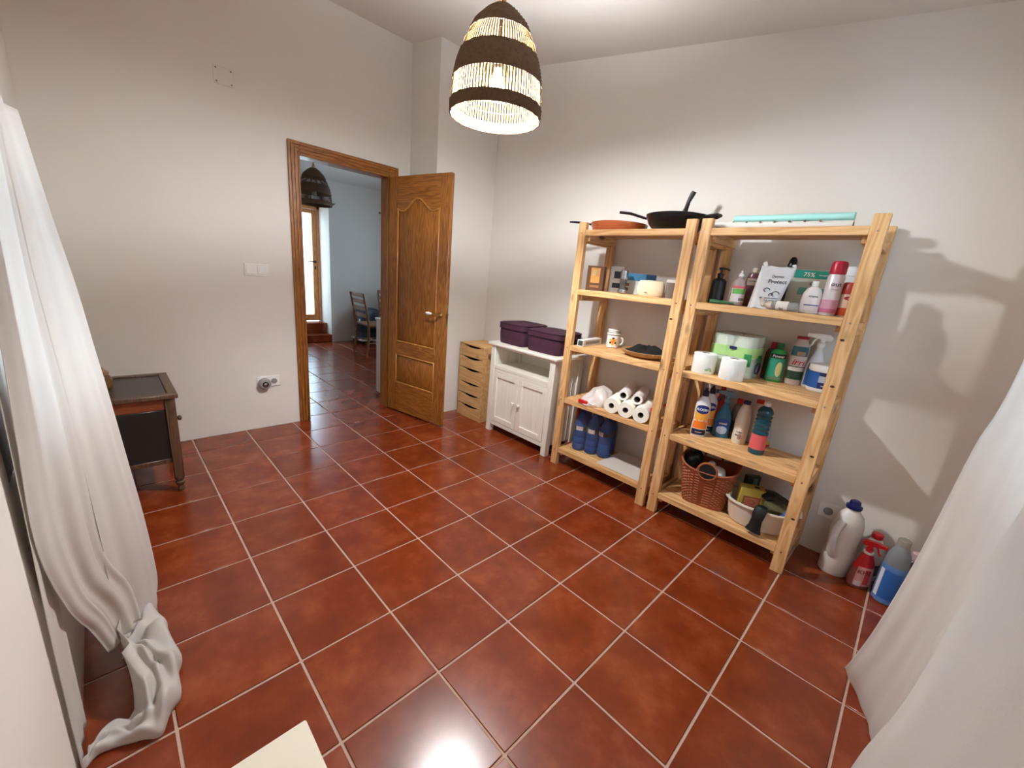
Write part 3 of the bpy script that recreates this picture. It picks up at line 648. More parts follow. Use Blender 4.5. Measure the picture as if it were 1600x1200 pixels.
mk('fabric', loft([(6.6, [(3.7, -11.22), (3.2, -11.32), (2.6, -11.22), (2.0, -11.32), (1.4, -11.1), (.8, -11.25), (.2, -11.12)]),
                   (3.75, [(3.79, -11.2), (3.3, -11.33), (2.6, -11.26), (1.95, -11.3), (1.25, -11.05), (.7, -11.2), (.2, -11.1)]),
                   (2.97, [(3.92, -11.15), (3.4, -11.3), (2.7, -11.28), (2.1, -11.28), (1.45, -11.05), (.8, -11.2), (.2, -11.1)]),
                   (1.97, [(3.86, -11.09), (3.5, -11.28), (2.9, -11.28), (2.3, -11.25), (1.75, -11.05), (1.0, -11.18), (.2, -11.1)]),
                   (1.0, [(4.02, -11.02), (3.7, -11.24), (3.2, -11.28), (2.8, -11.22), (2.3, -11.05), (1.3, -11.15), (.2, -11.1)]),
                   (.35, [(4.25, -10.955), (3.8, -11.2), (3.3, -11.26), (3.0, -11.2), (2.6, -11.05), (1.5, -11.12), (.2, -11.1)]),
                   (.0, [(4.56, -10.94), (3.9, -11.21), (3.4, -11.26), (3.1, -11.2), (2.75, -11.05), (1.6, -11.12), (.2, -11.1)])], 110, 60, .006, 14), CURT, rc, world=True, solid=.0012, ang=80)
mk('rod', M().tube([(4.4 * T, -11.25 * T, 6.66 * T), (-.8 * T, -11.25 * T, 6.66 * T)], .011, 10), CHROME, rc, world=True)

# ------------------------------------------------------------------ white table under the camera
tb = thing('table', 'white table corner at the bottom edge of the picture', 'table', (-1.08 * T, -10.2 * T, 0))
mk('top', M().box((-1.55 * T, -11.0 * T, 2.13 * T), (-.625 * T, -9.27 * T, 2.2 * T), .002), mat('table_white', (240, 232, 214), .35), tb, world=True)
for x in (-1.5, -.8):
    for y in (-10.9, -9.45): mk('leg', M().box((x * T, y * T, 0), ((x + .12) * T, (y + .12) * T, 2.13 * T), .003), WPAINT, tb, world=True)

# ------------------------------------------------------------------ far room furniture
sb = thing('sideboard', 'white sideboard end standing just behind the open door', 'sideboard', (5.9 * T, .72 * T, 0))
def sbx(n, a, b, m=WPLAS): return mk(n, M().box([v * T for v in a], [v * T for v in b], .002), m, sb, world=True)
sbx('side', (4.96, .14, 0), (5.02, 1.3, 2.3)); sbx('side', (6.74, .14, 0), (6.8, 1.3, 2.3)); sbx('top', (4.94, .13, 2.3), (6.82, 1.34, 2.37)); sbx('back', (5.02, .15, .1), (6.74, .19, 2.3)); sbx('base', (5.02, .19, .1), (6.74, 1.28, .16))
for k in range(2): sbx('door', (5.03 + k * .86, 1.25, .17), (5.87 + k * .86, 1.3, 2.28))
CHW = wood('brown_pine', (150, 104, 66), (110, 72, 42), 2, .5)
def chair(label, x, y, rz):
    r = thing('dining_chair', label, 'chair', (x * T, y * T, 0), rz, 'ladder back dining chairs')
    w, d = .21, .2
    for s_ in (-1, 1):
        mk('leg', M().tube([(s_ * w, -d, 0), (s_ * w, -d, .44)], .017, 8), CHW, r)
        mk('back_leg', M().tube([(s_ * w, d + .03, 0), (s_ * w, d, .25), (s_ * w, d, .46), (s_ * w, d + .03, .68), (s_ * w, d + .075, .9)], [.017, .019, .019, .017, .014], 8), CHW, r)
        mk('stretcher', M().tube([(s_ * w, -d, .2), (s_ * w, d + .01, .2)], .011, 6), CHW, r)
    mk('seat', M().box((-w - .02, -d - .02, .435), (w + .02, d - .02, .465), .008), CHW, r)
    for z, yy in ((.56, .012), (.66, .027), (.76, .045), (.85, .062)): mk('back_slat', M().box((-w, d + yy - .009, z), (w, d + yy + .009, z + .055), .006), CHW, r)
    mk('stretcher', M().tube([(-w, 0, .2), (w, 0, .2)], .011, 6), CHW, r)
    return r
chair('brown ladder back chair beside the white sideboard in the far room', 7.55, 6.6, PI / 2)
chair('brown ladder back chair on the far side of the white table top', 9.36, 7.85, 0)
ft = thing('dining_table', 'white topped dining table between the two far chairs', 'table', (9.2 * T, 6.4 * T, 0))
mk('top', M().box((8.2 * T, 5.8 * T, 2.18 * T), (10.3 * T, 7.1 * T, 2.26 * T), .004), WPLAS, ft, world=True)
for x in (8.35, 10.1):
    for y in (5.9, 6.9): mk('leg', M().box((x * T, y * T, 0), ((x + .13) * T, (y + .13) * T, 2.18 * T), .003), CHW, ft, world=True)
dl = thing('dolly', 'white wheeled dolly board under the dark crate', 'dolly', (8.45 * T, 9.25 * T, 0))
mk('board', M().box((-.58 * T, -.62 * T, .19 * T), (.58 * T, .62 * T, .25 * T), .003), WPLAS, dl)
for sx in (-1, 1):
    for sy in (-1, 1): mk('wheel', M().lathe([(.028, -.011), (.03, -.006), (.03, .006), (.028, .011)], 14, mtx=Matrix.Translation((sx * .46 * T, sy * .5 * T, .03)) @ Matrix.Rotation(PI / 2, 4, 'Y')), BLACK, dl)
ct = thing('pet_carrier', 'dark blue grey plastic pet carrier by the far wall', 'carrier', (8.45 * T, 9.25 * T, .25 * T))
CRATE = mat('slate_blue_plastic', (66, 78, 92), .45); CRD = mat('dark_slate_plastic', (30, 38, 50), .5)
mk('lower_shell', M().lathe([(.9, 0), (.94, .02), (.97, .28 * T * 1.2)], 32, .5 * T, .54 * T, pw=6), CRATE, ct)
mk('vent_band', M().lathe([(.94, .33 * T), (.95, .75 * T)], 32, .5 * T, .54 * T, pw=6), CRD, ct)
for k in range(5): mk('vent_rib', M().box((-.49 * T, -.515 * T, (.38 + k * .075) * T), (.49 * T, -.5 * T, (.405 + k * .075) * T), .001), CRATE, ct)
mk('upper_shell', M().lathe([(1.0, .75 * T), (1.0, .82 * T), (.97, 1.2 * T), (.9, 1.42 * T), (.75, 1.5 * T), (.02, 1.52 * T)], 32, .5 * T, .54 * T, pw=6), CRATE, ct)
mk('clip', M().box((-.51 * T, -.3 * T, .88 * T), (-.485 * T, -.12 * T, 1.0 * T), .002), WPLAS, ct)
for x, lb_ in ((7.13, 'small metal curtain bracket on the far wall by the lamp'), (9.45, 'small metal curtain bracket on the far wall by the dark door')):
    b_ = tag(mk('curtain_bracket', M().tube([(x * T, YFAR * T, 6.43 * T), (x * T, YFAR * T - .05, 6.43 * T), (x * T, YFAR * T - .07, 6.45 * T)], .008, 8), CARD), lb_, 'bracket', 'curtain brackets')
    mk('base_plate', M().lathe([(.018, 0), (.018, .006)], 12, mtx=Matrix.Translation((x * T, YFAR * T, 6.43 * T)) @ Matrix.Rotation(PI / 2, 4, 'X')), CARD, b_)

# ------------------------------------------------------------------ bottles and packets
def bottle(name, label, cat, p, prof, body, yaw=-68, sx=1, sy=1, cap=None, labels=(), texts=(), group=None, rot=None, n=40, pw=2, extra=None):
    # p in tile units; prof is (radius, height) in metres; local front is -Y
    r = thing(name, label, cat, V3(p), math.radians(yaw), group, rot)
    mk('body', M().lathe(prof, n, sx, sy, pw=pw), body, r)
    if cap: mk('cap', M().lathe(cap[0], 20, mtx=Matrix.Translation(cap[2]) if len(cap) > 2 else None), cap[1], r)
    def sp(a, z, off):
        rr = interp(prof, z); ca, sa = math.cos(a), math.sin(a)
        if pw != 2: ca = math.copysign(abs(ca) ** (2 / pw), ca); sa = math.copysign(abs(sa) ** (2 / pw), sa)
        nx, ny = ca / max(sx, .01), sa / max(sy, .01); q = math.hypot(nx, ny)
        return (rr * ca * sx + nx / q * off, rr * sa * sy + ny / q * off, z)
    for k, lb_ in enumerate(labels):
        z0, z1, ha, m_ = lb_[:4]; a0 = lb_[4] if len(lb_) > 4 else 0; rnd = lb_[5] if len(lb_) > 5 else 0
        g_ = []; nz = 6 if not rnd else 12
        for i in range(nz + 1):
            z = z0 + (z1 - z0) * i / nz; h_ = ha
            if rnd: t_ = abs(2 * i / nz - 1); h_ = ha * math.sqrt(max(.02, 1 - t_ ** 2.5))
            ns_ = max(12, int(ha / 3)); g_.append([sp(math.radians(-90 + a0 + h_ * (2 * q / ns_ - 1)), z, .0011 + .0005 * k) for q in range(ns_ + 1)])
        mk('label', M().grid(g_), m_, r)
    for tx in texts:
        s_, size, zc, m_ = tx[:4]; a0 = tx[4] if len(tx) > 4 else 0; sh = tx[5] if len(tx) > 5 else 0
        lettering(s_, size, m_, r, lambda x, z, zc=zc, a0=a0: sp(math.radians(-90 + a0) + x / max(.012, interp(prof, min(zc, prof[-1][1])) * sx), zc + z, .0042), sh)
    if extra: extra(r)
    return r
def trigger(r, z, m, s=1, lever=None, turn=0):
    # spray head: neck collar, body, nozzle, trigger; points to local -X
    h = mk('spray_head', M().lathe([(.014 * s, z), (.015 * s, z + .004), (.015 * s, z + .018 * s), (.011 * s, z + .022 * s), (.011 * s, z + .03 * s)], 16)
           .prism([(.03 * s, z + .03 * s), (.036 * s, z + .045 * s), (.022 * s, z + .058 * s), (-.02 * s, z + .06 * s), (-.05 * s, z + .056 * s), (-.052 * s, z + .042 * s), (-.012 * s, z + .036 * s), (-.006 * s, z + .03 * s)], -.011 * s, .011 * s), m, r)
    h.rotation_euler = (0, 0, turn)
    mk('nozzle', M().box((-.062 * s, -.009 * s, z + .04 * s), (-.05 * s, .009 * s, z + .058 * s), .002), lever or m, h)
    mk('trigger', M().tube([(-.02 * s, 0, z + .038 * s), (-.03 * s, 0, z + .026 * s), (-.034 * s, 0, z + .01 * s), (-.044 * s, 0, z - .004 * s)], .005 * s, 6), lever or m, h)
    return h
def ca(r, h0, h1, m, off=None): return ([(r * .96, h0), (r, h0 + .002), (r, h1 - .003), (r * .85, h1)], m) + ((off,) if off else ())
def boxpack(name, label, cat, p, w, d, h, m, yaw=-68, group=None, faces=()):
    r = thing(name, label, cat, V3(p), math.radians(yaw), group)
    mk('carton', M().box((-w / 2, -d / 2, 0), (w / 2, d / 2, h), .0012), m, r)
    for nm, x0, x1, z0, z1, mm, side in faces:     # printed fields a hair proud of the front (f), right (r) or top (t)
        if side == 'f': b = M().box((x0, -d / 2 - .0006, z0), (x1, -d / 2, z1))
        elif side == 'r': b = M().box((w / 2, x0, z0), (w / 2 + .0006, x1, z1))
        else: b = M().box((x0, z0, h), (x1, z1, h + .0006))
        mk(nm, b, mm, r)
    return r
S1, S2, S3, S4, S5 = SZ
CLEAR = film('clear_plastic', (214, 214, 210), .32, .12)
Y_ = lambda *c: mat('print_%d_%d_%d' % c, c, .5)

# --- shelf above the water bottles: pans
pan = thing('frying_pan', 'terracotta coloured shallow pan on top of the shelving unit', 'pan', V3((6.32, -6.0, S1)))
mk('body', M().lathe([(.14, 0), (.165, .004), (.176, .03), (.18, .052), (.176, .054), (.17, .03), (.15, .012), (.02, .01)], 40), mat('terracotta_enamel', (178, 92, 52), .22, coat=.3), pan)
mk('handle', M().tube([(-.06, .165, .045), (-.075, .2, .052), (-.11, .26, .056), (-.135, .3, .056)], [.012, .011, .013, .01], 10, flat=.55), BLACK, pan)
wk = thing('wok', 'black lidded wok with upright handle on top of the shelving unit', 'wok', V3((6.35, -7.13, S1)))
mk('body', M().lathe([(.1, 0), (.125, .008), (.155, .04), (.172, .075), (.176, .088), (.172, .088), (.15, .05), (.02, .012)], 40), BLACKM, wk)
mk('long_handle', M().tube([(-.05, .165, .075), (-.07, .2, .085), (-.1, .25, .1), (-.13, .31, .105)], [.009, .011, .012, .012], 10, flat=.7), BLACK, wk)
mk('side_handle', M().tube([(.03, -.165, .08), (.055, -.205, .088), (.02, -.235, .09), (-.02, -.23, .09), (-.03, -.168, .08)], .009, 8), BLACK, wk)
ldw = mk('lid', M().lathe([(.174, .088), (.176, .092), (.14, .1), (.06, .106), (.02, .107)], 36), BLACKM, wk)
mk('lid_handle', M().tube([(-.01, -.04, .104), (-.005, -.045, .13), (0, -.05, .17), (.005, -.062, .205), (.005, -.07, .222)], [.018, .012, .011, .014, .013], 10), BLACK, ldw)
# --- top of the other unit: rolls
rl = thing('wrapping_roll', 'white dotted roll lying on top of the shelving unit', 'roll', V3((6.15, -8.78, S1)), 0)
WSH = mat('glossy_white_wrap', (226, 224, 220), .25, bump=.4, bscale=25)
mk('sheet', M().tube([(-.02, .29, .021), (0, .1, .021), (.005, -.1, .021), (.01, -.285, .021)], .021, 20), WSH, rl)
mk('cardboard_core', M().tube([(.01, -.284, .021), (.01, -.287, .021)], .013, 16), CARD, rl)
for k in range(7): mk('dot', M().box((-.024, .2 - k * .062, .034), (-.01, .208 - k * .062, .0415), .001), CARD, rl)
tq = tag(mk('paper_roll', M().tube([(0, .25, 0), (0, 0, 0), (0, -.25, 0)], .026, 22, flat=.72), mat('turquoise_paper', (170, 226, 220), .5, bump=.5, bscale=20), None, V3((6.24, -8.87, S1)) + Vector((.012, 0, .061))), 'flattened turquoise paper roll resting on the white roll', 'roll')
# --- second shelf: dry goods
bb = boxpack('cocoa_box', 'brown box with a glowing picture beside the shelving post', 'box', (6.08, -5.80, S2), .112, .07, .158, Y_(92, 54, 24), -68, 'food boxes', [('picture', -.03, .03, .05, .145, Y_(196, 140, 70), 'f'), ('highlight', -.016, .016, .095, .135, Y_(240, 214, 160), 'f'), ('caption', -.03, .03, .02, .036, Y_(150, 100, 64), 'f')])
boxpack('coffee_pack', 'grey box with a black oval and brown side', 'box', (6.3, -6.12, S2), .07, .07, .165, Y_(150, 140, 134), -45, 'food boxes', [('oval_badge', -.024, .02, .09, .135, INK, 'f'), ('band', -.03, .03, .03, .062, INK, 'f'), ('top_flap', -.034, .034, -.034, .034, INK, 't'), ('side_print', -.034, .034, .01, .12, Y_(74, 48, 34), 'r')])
boxpack('cereal_box', 'blue and white box with nut pictures behind the grinder', 'box', (6.35, -6.6, S2), .2, .05, .13, Y_(206, 214, 220), -66, 'food boxes', [('sky_print', -.1, .1, .085, .129, Y_(64, 128, 172), 'f'), ('nut_print', -.085, -.055, .05, .068, Y_(140, 88, 56), 'f'), ('nut_print', -.08, -.06, .02, .04, Y_(120, 72, 46), 'f'), ('dark_print', .04, .1, .09, .128, Y_(40, 84, 124), 'f')])
gr = thing('spice_grinder', 'glass spice grinder with a silver lid before the blue box', 'grinder', V3((6.0, -6.47, S2)))
mk('jar', M().lathe([(.024, 0), (.026, .006), (.022, .03), (.018, .045), (.022, .06), (.022, .088)], 20), mat('peppercorn_glass', (74, 68, 66), .12, coat=.5), gr)
mk('lid', M().lathe([(.023, .088), (.024, .092), (.024, .138), (.02, .143)], 20), CHROME, gr)
mk('base_ring', M().lathe([(.0262, .004), (.027, .008), (.025, .024)], 20), CHROME, gr)
pk = thing('paper_packet', 'cream paper packet lying in front of the clear tub', 'packet', V3((6.12, -6.98, S2)), math.radians(-70))
mk('packet', M().lathe([(.8, 0), (.98, .012), (1, .045), (.97, .075), (.85, .09), (.3, .094), (.02, .094)], 28, .078, .04, pw=5), mat('cream_paper', (236, 222, 190), .8, bump=.6, bscale=30), pk)
mk('seam', M().box((-.03, -.043, .018), (-.012, -.0405, .022)), INK, pk)
tu = thing('plastic_tub', 'clear plastic tub beside the cream paper packet', 'tub', V3((6.25, -7.34, S2)), math.radians(-70))
mk('tub', M().lathe([(.9, 0), (.94, .01), (1, .09)], 24, .042, .04, pw=4), mat('smoky_plastic', (134, 124, 116), .2), tu); mk('lid', M().lathe([(1.03, .09), (1.04, .1), (.98, .106), (.02, .106)], 24, .042, .04, pw=4), WPLAS, tu)
# --- third shelf
fb = boxpack('foil_box', 'long white cling film box pointing at the wall', 'box', (6.28, -5.72, S3), .048, .26, .045, Y_(224, 220, 214), -84, None, [('barcode', -.1, .1, .012, .034, Y_(150, 146, 146), 'r'), ('front_print', -.018, .018, .006, .04, Y_(60, 66, 58), 'f')])
mg = thing('lidded_mug', 'white lidded mug painted with an orange sunflower', 'mug', V3((6.6, -6.08, S3)), math.radians(-58))
MUGP = [(.036, 0), (.042, .004), (.044, .02), (.044, .088)]
mk('body', M().lathe(MUGP, 28), mat('glazed_ceramic', (238, 236, 230), .15), mg)
mk('lid', M().lathe([(.042, .09), (.046, .094), (.046, .104), (.04, .11), (.04, .118), (.044, .122), (.036, .13), (.02, .131)], 28), MATS['glazed_ceramic'], mg)
for z in (.0885, .106): mk('steel_band', M().lathe([(.0445, z), (.0448, z + .003)], 28), INK, mg)
mk('handle', M().tube([(.042, 0, .075), (.062, 0, .07), (.068, 0, .05), (.06, 0, .028), (.043, 0, .022)], .006, 8), MATS['glazed_ceramic'], mg)
def on_mug(x, z, off): a = -PI / 2 + x / .044; return ((.044 + off) * math.cos(a), (.044 + off) * math.sin(a), z)
for k in range(6):
    a = PI / 2 + k * PI / 3; cx_, cz_ = .02 * math.cos(a), .048 + .02 * math.sin(a)
    mk('petal', M().rings([[on_mug(cx_ + .0085 * math.cos(q), cz_ + .0085 * math.sin(q), .0007) for q in [i * PI / 5 for i in range(10)]]], True, False, True), INK if k % 2 == 0 else Y_(226, 170, 60), mg)
mk('flower_disc', M().rings([[on_mug(.016 * math.cos(q), .048 + .016 * math.sin(q), .0016) for q in [i * PI / 8 for i in range(16)]]], True, False, True), Y_(236, 150, 44), mg)
mk('flower_heart', M().rings([[on_mug(.006 * math.cos(q), .048 + .006 * math.sin(q), .0024) for q in [i * PI / 5 for i in range(10)]]], True, False, True), Y_(220, 90, 40), mg)
pt = tag(mk('wooden_plate', M().lathe([(.09, 0), (.12, .005), (.155, .028), (.16, .038), (.155, .04), (.12, .018), (.02, .012)], 40), wood('olive_wood', (190, 152, 104), (150, 110, 66), 1, .5), None, V3((6.36, -7.0, S3))), 'round wooden plate holding a black cloth', 'plate')
rows = []
for i in range(13):
    rows.append([]); rr = i / 12
    for k in range(36):
        a = 2 * PI * k / 36; q = .13 * rr * (1 + .06 * math.sin(3 * a + 1)); rows[-1].append((max(q, .0005) * math.cos(a), max(q, .0005) * math.sin(a), .033 + .034 * (1 - rr ** 2) + .01 * math.sin(5 * a) * rr * (1 - rr) * 4 + .004 * math.sin(9 * rr + 2 * a)))
tag(mk('cloth', M().rings(rows, True, True, False), mat('black_cloth', (20, 20, 22), .95, bump=.6, bscale=40), None, V3((6.36, -7.0, S3)), solid=.002), 'crumpled black cloth heaped on the wooden plate', 'cloth')
# --- fourth shelf: bag and paper rolls
bg = thing('plastic_bag', 'crumpled white plastic bag with a red print beside the paper rolls', 'bag', V3((6.15, -6.22, S4)))
rows = []
for i in range(15):
    v = i / 14; rows.append([])
    for k in range(40):
        a = 2 * PI * k / 40; wob = 1 + .12 * math.sin(3 * a + 4 * v) + .07 * math.sin(7 * a - 3 * v)
        rad = (.1 - .045 * v ** 1.5) * wob if v < .93 else .03
        rows[-1].append((rad * 1.15 * math.cos(a) + .03 * v, rad * 1.05 * math.sin(a), .002 + .105 * v + .012 * math.sin(2 * a + 1) * v))
mk('bag', M().rings(rows, True, True, True), mat('translucent_white_bag', (232, 222, 216), .4, bump=.9, bscale=22, transl=.2), bg)
mk('red_print', M().box((-.122, .01, .004), (-.108, .085, .03), .004), RED, bg); mk('handle_loop', M().tube([(-.09, -.05, .01), (-.125, -.04, .02), (-.13, -.02, .025), (-.11, 0, .02)], .006, 6), mat('pink_film', (226, 200, 196), .4), bg)
def roll_lying(name, label, p, rad, length, m, yaw, group, core=.018, z=None):
    r = thing(name, label, 'paper roll', V3(p) + Vector((0, 0, rad if z is None else z)), math.radians(yaw), group)
    nn = 28
    prof = [(core, 0), (rad * .98, 0), (rad, .003), (rad, length - .003), (rad * .98, length), (core, length)]
    mk('paper', M().lathe(prof, nn, cap0=False, cap1=False, mtx=Matrix.Rotation(-PI / 2, 4, 'X')), m, r)
    mk('core', M().lathe([(core, .002), (core, length - .002)], 20, cap0=False, cap1=False, mtx=Matrix.Rotation(-PI / 2, 4, 'X')), CARD, r, solid=.0012)
    return r
KR = 'paper rolls on the shelf'
roll_lying('paper_roll', 'front paper roll beside the plastic bag, leftmost of three', (5.82, -6.73, S4), .051, .25, PAPER, -75, KR)
roll_lying('paper_roll', 'front paper roll in the middle of three', (5.82, -7.04, S4), .051, .25, PAPER, -75, KR)
roll_lying('paper_roll', 'front paper roll beside the post, rightmost of three', (5.82, -7.36, S4), .051, .25, PAPER, -75, KR)
WP2 = mat('smooth_white_paper', (234, 228, 224), .6)
roll_lying('paper_roll', 'thin white roll lying on top near the plastic bag', (5.98, -6.86, S4), .034, .28, WP2, -72, KR, .02, .125)
roll_lying('paper_roll', 'thin white roll lying on top near the post', (5.98, -7.16, S4), .034, .28, WP2, -72, KR, .02, .125)
tag(mk('wrapper', M().tube([(0, .0, .05), (.02, -.02, .085), (.08, -.03, .1), (.18, -.03, .09)], [.012, .02, .024, .016], 10, flat=.5), RED, None, V3((6.0, -7.44, S4)) + Vector((0, .02, -.004)), (0, 0, 0)), 'red plastic wrapper tucked above the rolls by the post', 'wrapper')
# --- bottom shelf: water bottles in shrink film
wp = thing('water_pack', 'shrink wrapped pack of blue water bottles on the bottom shelf', 'water bottles', V3((6.36, -6.13, S5)), math.radians(14))
WATER = mat('blue_water_plastic', (62, 96, 168), .1, trans=.4, ior=1.25)
WPR = [(r_ * 1.14, z_) for r_, z_ in [(.02, 0), (.036, .004), (.041, .014), (.041, .05), (.039, .055), (.041, .06), (.041, .1), (.039, .105), (.041, .11), (.041, .15), (.0415, .155), (.0415, .195), (.04, .2), (.038, .215), (.03, .245), (.018, .272), (.0135, .28), (.0135, .292)]]
LBL = [mat('dark_print', (52, 44, 46), .5), mat('pale_print', (214, 190, 182), .5)]
first = None
for i, dx in enumerate((-.048, .048)):
    for j, dy in enumerate((.096, 0, -.096)):
        if first is None:
            first = mk('bottle', M().lathe(WPR, 24), WATER, wp, (dx, dy, 0))
            mk('label', M().lathe([(.0482, .158), (.0482, .192)], 24, cap0=False, cap1=False), LBL[0], first)
            a_ = M().grid([[((.049) * math.cos(math.radians(q)), .049 * math.sin(math.radians(q)), z) for q in range(-200, -139, 6)] for z in (.16, .19)]); mk('label_panel', a_, LBL[1], first)
            mk('cap', M().lathe([(.015, .288), (.0155, .29), (.0155, .302), (.013, .305)], 16), NAVY, first)
        else:
            c_ = copy_tree(first, wp); c_.location = (dx, dy, 0); c_.rotation_euler = (0, 0, random.uniform(-1, 1))
FILM = film('shrink_film', (225, 230, 240), .04, .05)
mk('film', M().lathe([(.96, .002), (1.0, .02), (1.0, .2), (.9, .25), (.7, .31)], 40, .103, .152, pw=5, cap0=False, cap1=False), FILM, wp)
tag(mk('backing_card', M().box((5.88 * T, -7.5 * T, (S5 + .004) * T), (6.85 * T, -6.56 * T, (S5 + .012) * T), .0005), mat('white_card', (208, 200, 192), .7)), 'white card sheet on the bottom shelf beside the water pack', 'card')
tag(mk('card_sheet', M().box((6.3 * T, -5.66 * T, (S5 + .002) * T), (6.9 * T, -5.61 * T, (S5 + .85) * T), .002), mat('orange_card', (196, 84, 54), .6)), 'orange red card standing behind the post by the water pack', 'card')

# --- cleaning unit, upper shelf
PUMPP = [(.033, 0), (.037, .003), (.038, .01), (.036, .118), (.026, .13), (.014, .134), (.014, .145)]
def pump(m):
    def f(r):
        h = mk('pump', M().lathe([(.015, .14), (.015, .158), (.006, .16), (.006, .176), (.013, .178), (.013, .188), (.008, .19)], 14), m, r)
        mk('spout', M().tube([(0, 0, .183), (.025, 0, .184), (.042, 0, .178)], .0045, 8), m, h)
    return f
BPM = mat('matt_black_plastic', (10, 10, 13), .45)
bottle('pump_bottle', 'tall matt black pump bottle beside the shelf post', 'bottle', (6.13, -8.13, S2), PUMPP, BPM, -50, extra=pump(BPM))
tp = tag(mk('toothpaste_tube', M().lathe([(.02, 0), (.022, .02), (.018, .07), (.01, .1), (.01, .115)], 18, 1, .5, mtx=Matrix.Rotation(PI / 2, 4, 'X')), mat('green_tube', (70, 120, 84), .4, var=.5, vscale=25), None, V3((5.93, -8.12, S2)) + Vector((0, 0, .011)), (0, 0, math.radians(12))), 'small green tube lying before the black pump bottle', 'tube')
SOFT = [(.03, 0), (.034, .004), (.035, .02), (.035, .1), (.03, .122), (.016, .138), (.012, .142), (.012, .15)]
bottle('soap_bottle', 'clear soap bottle with a pink and green label', 'bottle', (6.13, -8.44, S2), SOFT, mat('milky_pink', (206, 186, 186), .2, trans=.3), -66, cap=([(.013, .148), (.013, .16), (.006, .164), (.004, .178)], WPLAS), labels=[(.02, .1, 62, Y_(224, 214, 214)), (.088, .1, 62, Y_(214, 96, 108)), (.06, .087, 50, Y_(110, 184, 92)), (.026, .04, 24, Y_(120, 110, 114), 30)])
bottle('soap_bottle', 'mauve bottle behind the pink and green labelled one', 'bottle', (6.45, -8.53, S2), [(.03, 0), (.033, .004), (.033, .15), (.026, .172), (.012, .178)], mat('mauve_liquid', (120, 84, 96), .2), -66, cap=([(.014, .176), (.014, .196), (.011, .2)], CREAMP), labels=[(.11, .145, 60, Y_(200, 186, 180)), (.13, .134, 50, Y_(90, 70, 66))])
def pouch(label, p, w, h, m, yaw, lean, decorate, skew=0, capx=None):
    r = thing('refill_pouch', label, 'pouch', V3(p), math.radians(yaw), 'refill pouches')
    rows = []
    for i in range(13):
        v = i / 12; hw = w / 2 * (.86 + .14 * v); th = .032 * (1 - v) ** .7 + .0018; row = []
        for k in range(28):
            a = 2 * PI * k / 28; c_, s_ = math.cos(a), math.sin(a); c_ = math.copysign(abs(c_) ** .5, c_)
            row.append((hw * c_ + skew * v, th * s_ + lean * v * h, h * v + (.004 * math.sin(9 * c_ + 5 * v))))
        rows.append(row)
    mk('pouch', M().rings(rows, True, True, True), m, r)
    def fn(x0, z0, ex=.003):
        return lambda x, z: (x0 + x + skew * (z0 + z) / h, -(.032 * (1 - min(1, (z0 + z) / h)) ** .7 + .0018) * math.sqrt(max(.05, 1 - min(1, abs(x0 + x) / (w / 2)) ** 4)) - ex + lean * (z0 + z), z0 + z)
    decorate(r, fn)
    if capx is not None: mk('spout_cap', M().lathe([(.009, 0), (.009, .022), (.007, .024)], 14, mtx=Matrix.Translation((capx + skew, lean * h, h - .004)) @ Matrix.Rotation(-.35, 4, 'Y')), WPLAS, r)
    return r
def field(r, fn, x0, x1, z0, z1, m, name='print'):
    f = fn(0, 0, .0022)
    mk(name, M().grid([[f(x0 + (x1 - x0) * k / 8, z0 + (z1 - z0) * i / 5) for k in range(9)] for i in range(6)]), m, r)
def deco1(r, fn):
    lettering('Dermo', .017, INK, r, fn(.012, .152)); lettering('Protect', .026, INK, r, fn(.018, .125))
    for k, (x, z, q) in enumerate(((-.012, .092, .02), (.03, .075, .026), (.012, .07, .014))):   # line drawn sprigs
        mk('drawing', M().tube([fn(0, 0)(x + q * .6 * math.cos(a_ * .5), z + q * .45 * math.sin(a_ * .5)) for a_ in range(0, 10)], .0017, 5), INK, r)
    field(r, fn, -.03, .05, .052, .055, INK); lettering('gel de ducha', .009, INK, r, fn(.01, .04)); 
pouch('white refill pouch lettered Protect, leaning between the bottles', (6.0, -8.85, S2), .145, .205, mat('silver_white_film', (214, 212, 212), .3, bump=.5, bscale=18), -72, .12, deco1, .035, -.055)
bottle('shampoo_bottle', 'black tapered bottle behind the Protect pouch', 'bottle', (6.5, -9.0, S2), [(.034, 0), (.036, .01), (.034, .14), (.026, .2), (.018, .222)], BPM, -70, 1, .7, cap=([(.022, .218), (.021, .224), (.016, .25), (.008, .262)], BLACK))
TEAL = Y_(46, 150, 128)
def deco2(r, fn):
    field(r, fn, -.08, .088, .164, .202, TEAL, 'banner'); lettering('75%', .028, WINK, r, fn(-.02, .172, .004)); lettering('recargable', .01, WINK, r, fn(.04, .178, .004)); lettering('Cien', .02, INK, r, fn(.012, .132))
    for x in (-.028, .05): field(r, fn, x - .018, x + .018, .085, .118, Y_(92, 160, 140), 'leaf_print')
pouch('grey green refill pouch with a teal banner reading 75%', (6.42, -9.27, S2), .19, .205, mat('sage_film', (188, 190, 176), .3, bump=.4, bscale=15), -72, .1, deco2, .02, -.085)
bottle('lotion_bottle', 'white round shouldered bottle in front of the teal bannered pouch', 'bottle', (6.1, -9.42, S2), [(.036, 0), (.04, .004), (.041, .06), (.038, .09), (.028, .112), (.014, .122), (.012, .126)], mat('pearl_plastic', (222, 212, 210), .25), -72, 1, .75, cap=([(.012, .124), (.013, .126), (.013, .146), (.01, .148)], WPLAS), labels=[(.036, .041, 44, Y_(70, 70, 120))], texts=[('crema', .014, .075, INK)])
ly = thing('pump_bottle', 'clear bottle with a white pump lying on its side', 'bottle', V3((5.92, -8.93, S2)) + Vector((0, 0, .0225)), 0, None, (PI / 2, 0, math.radians(-4)))
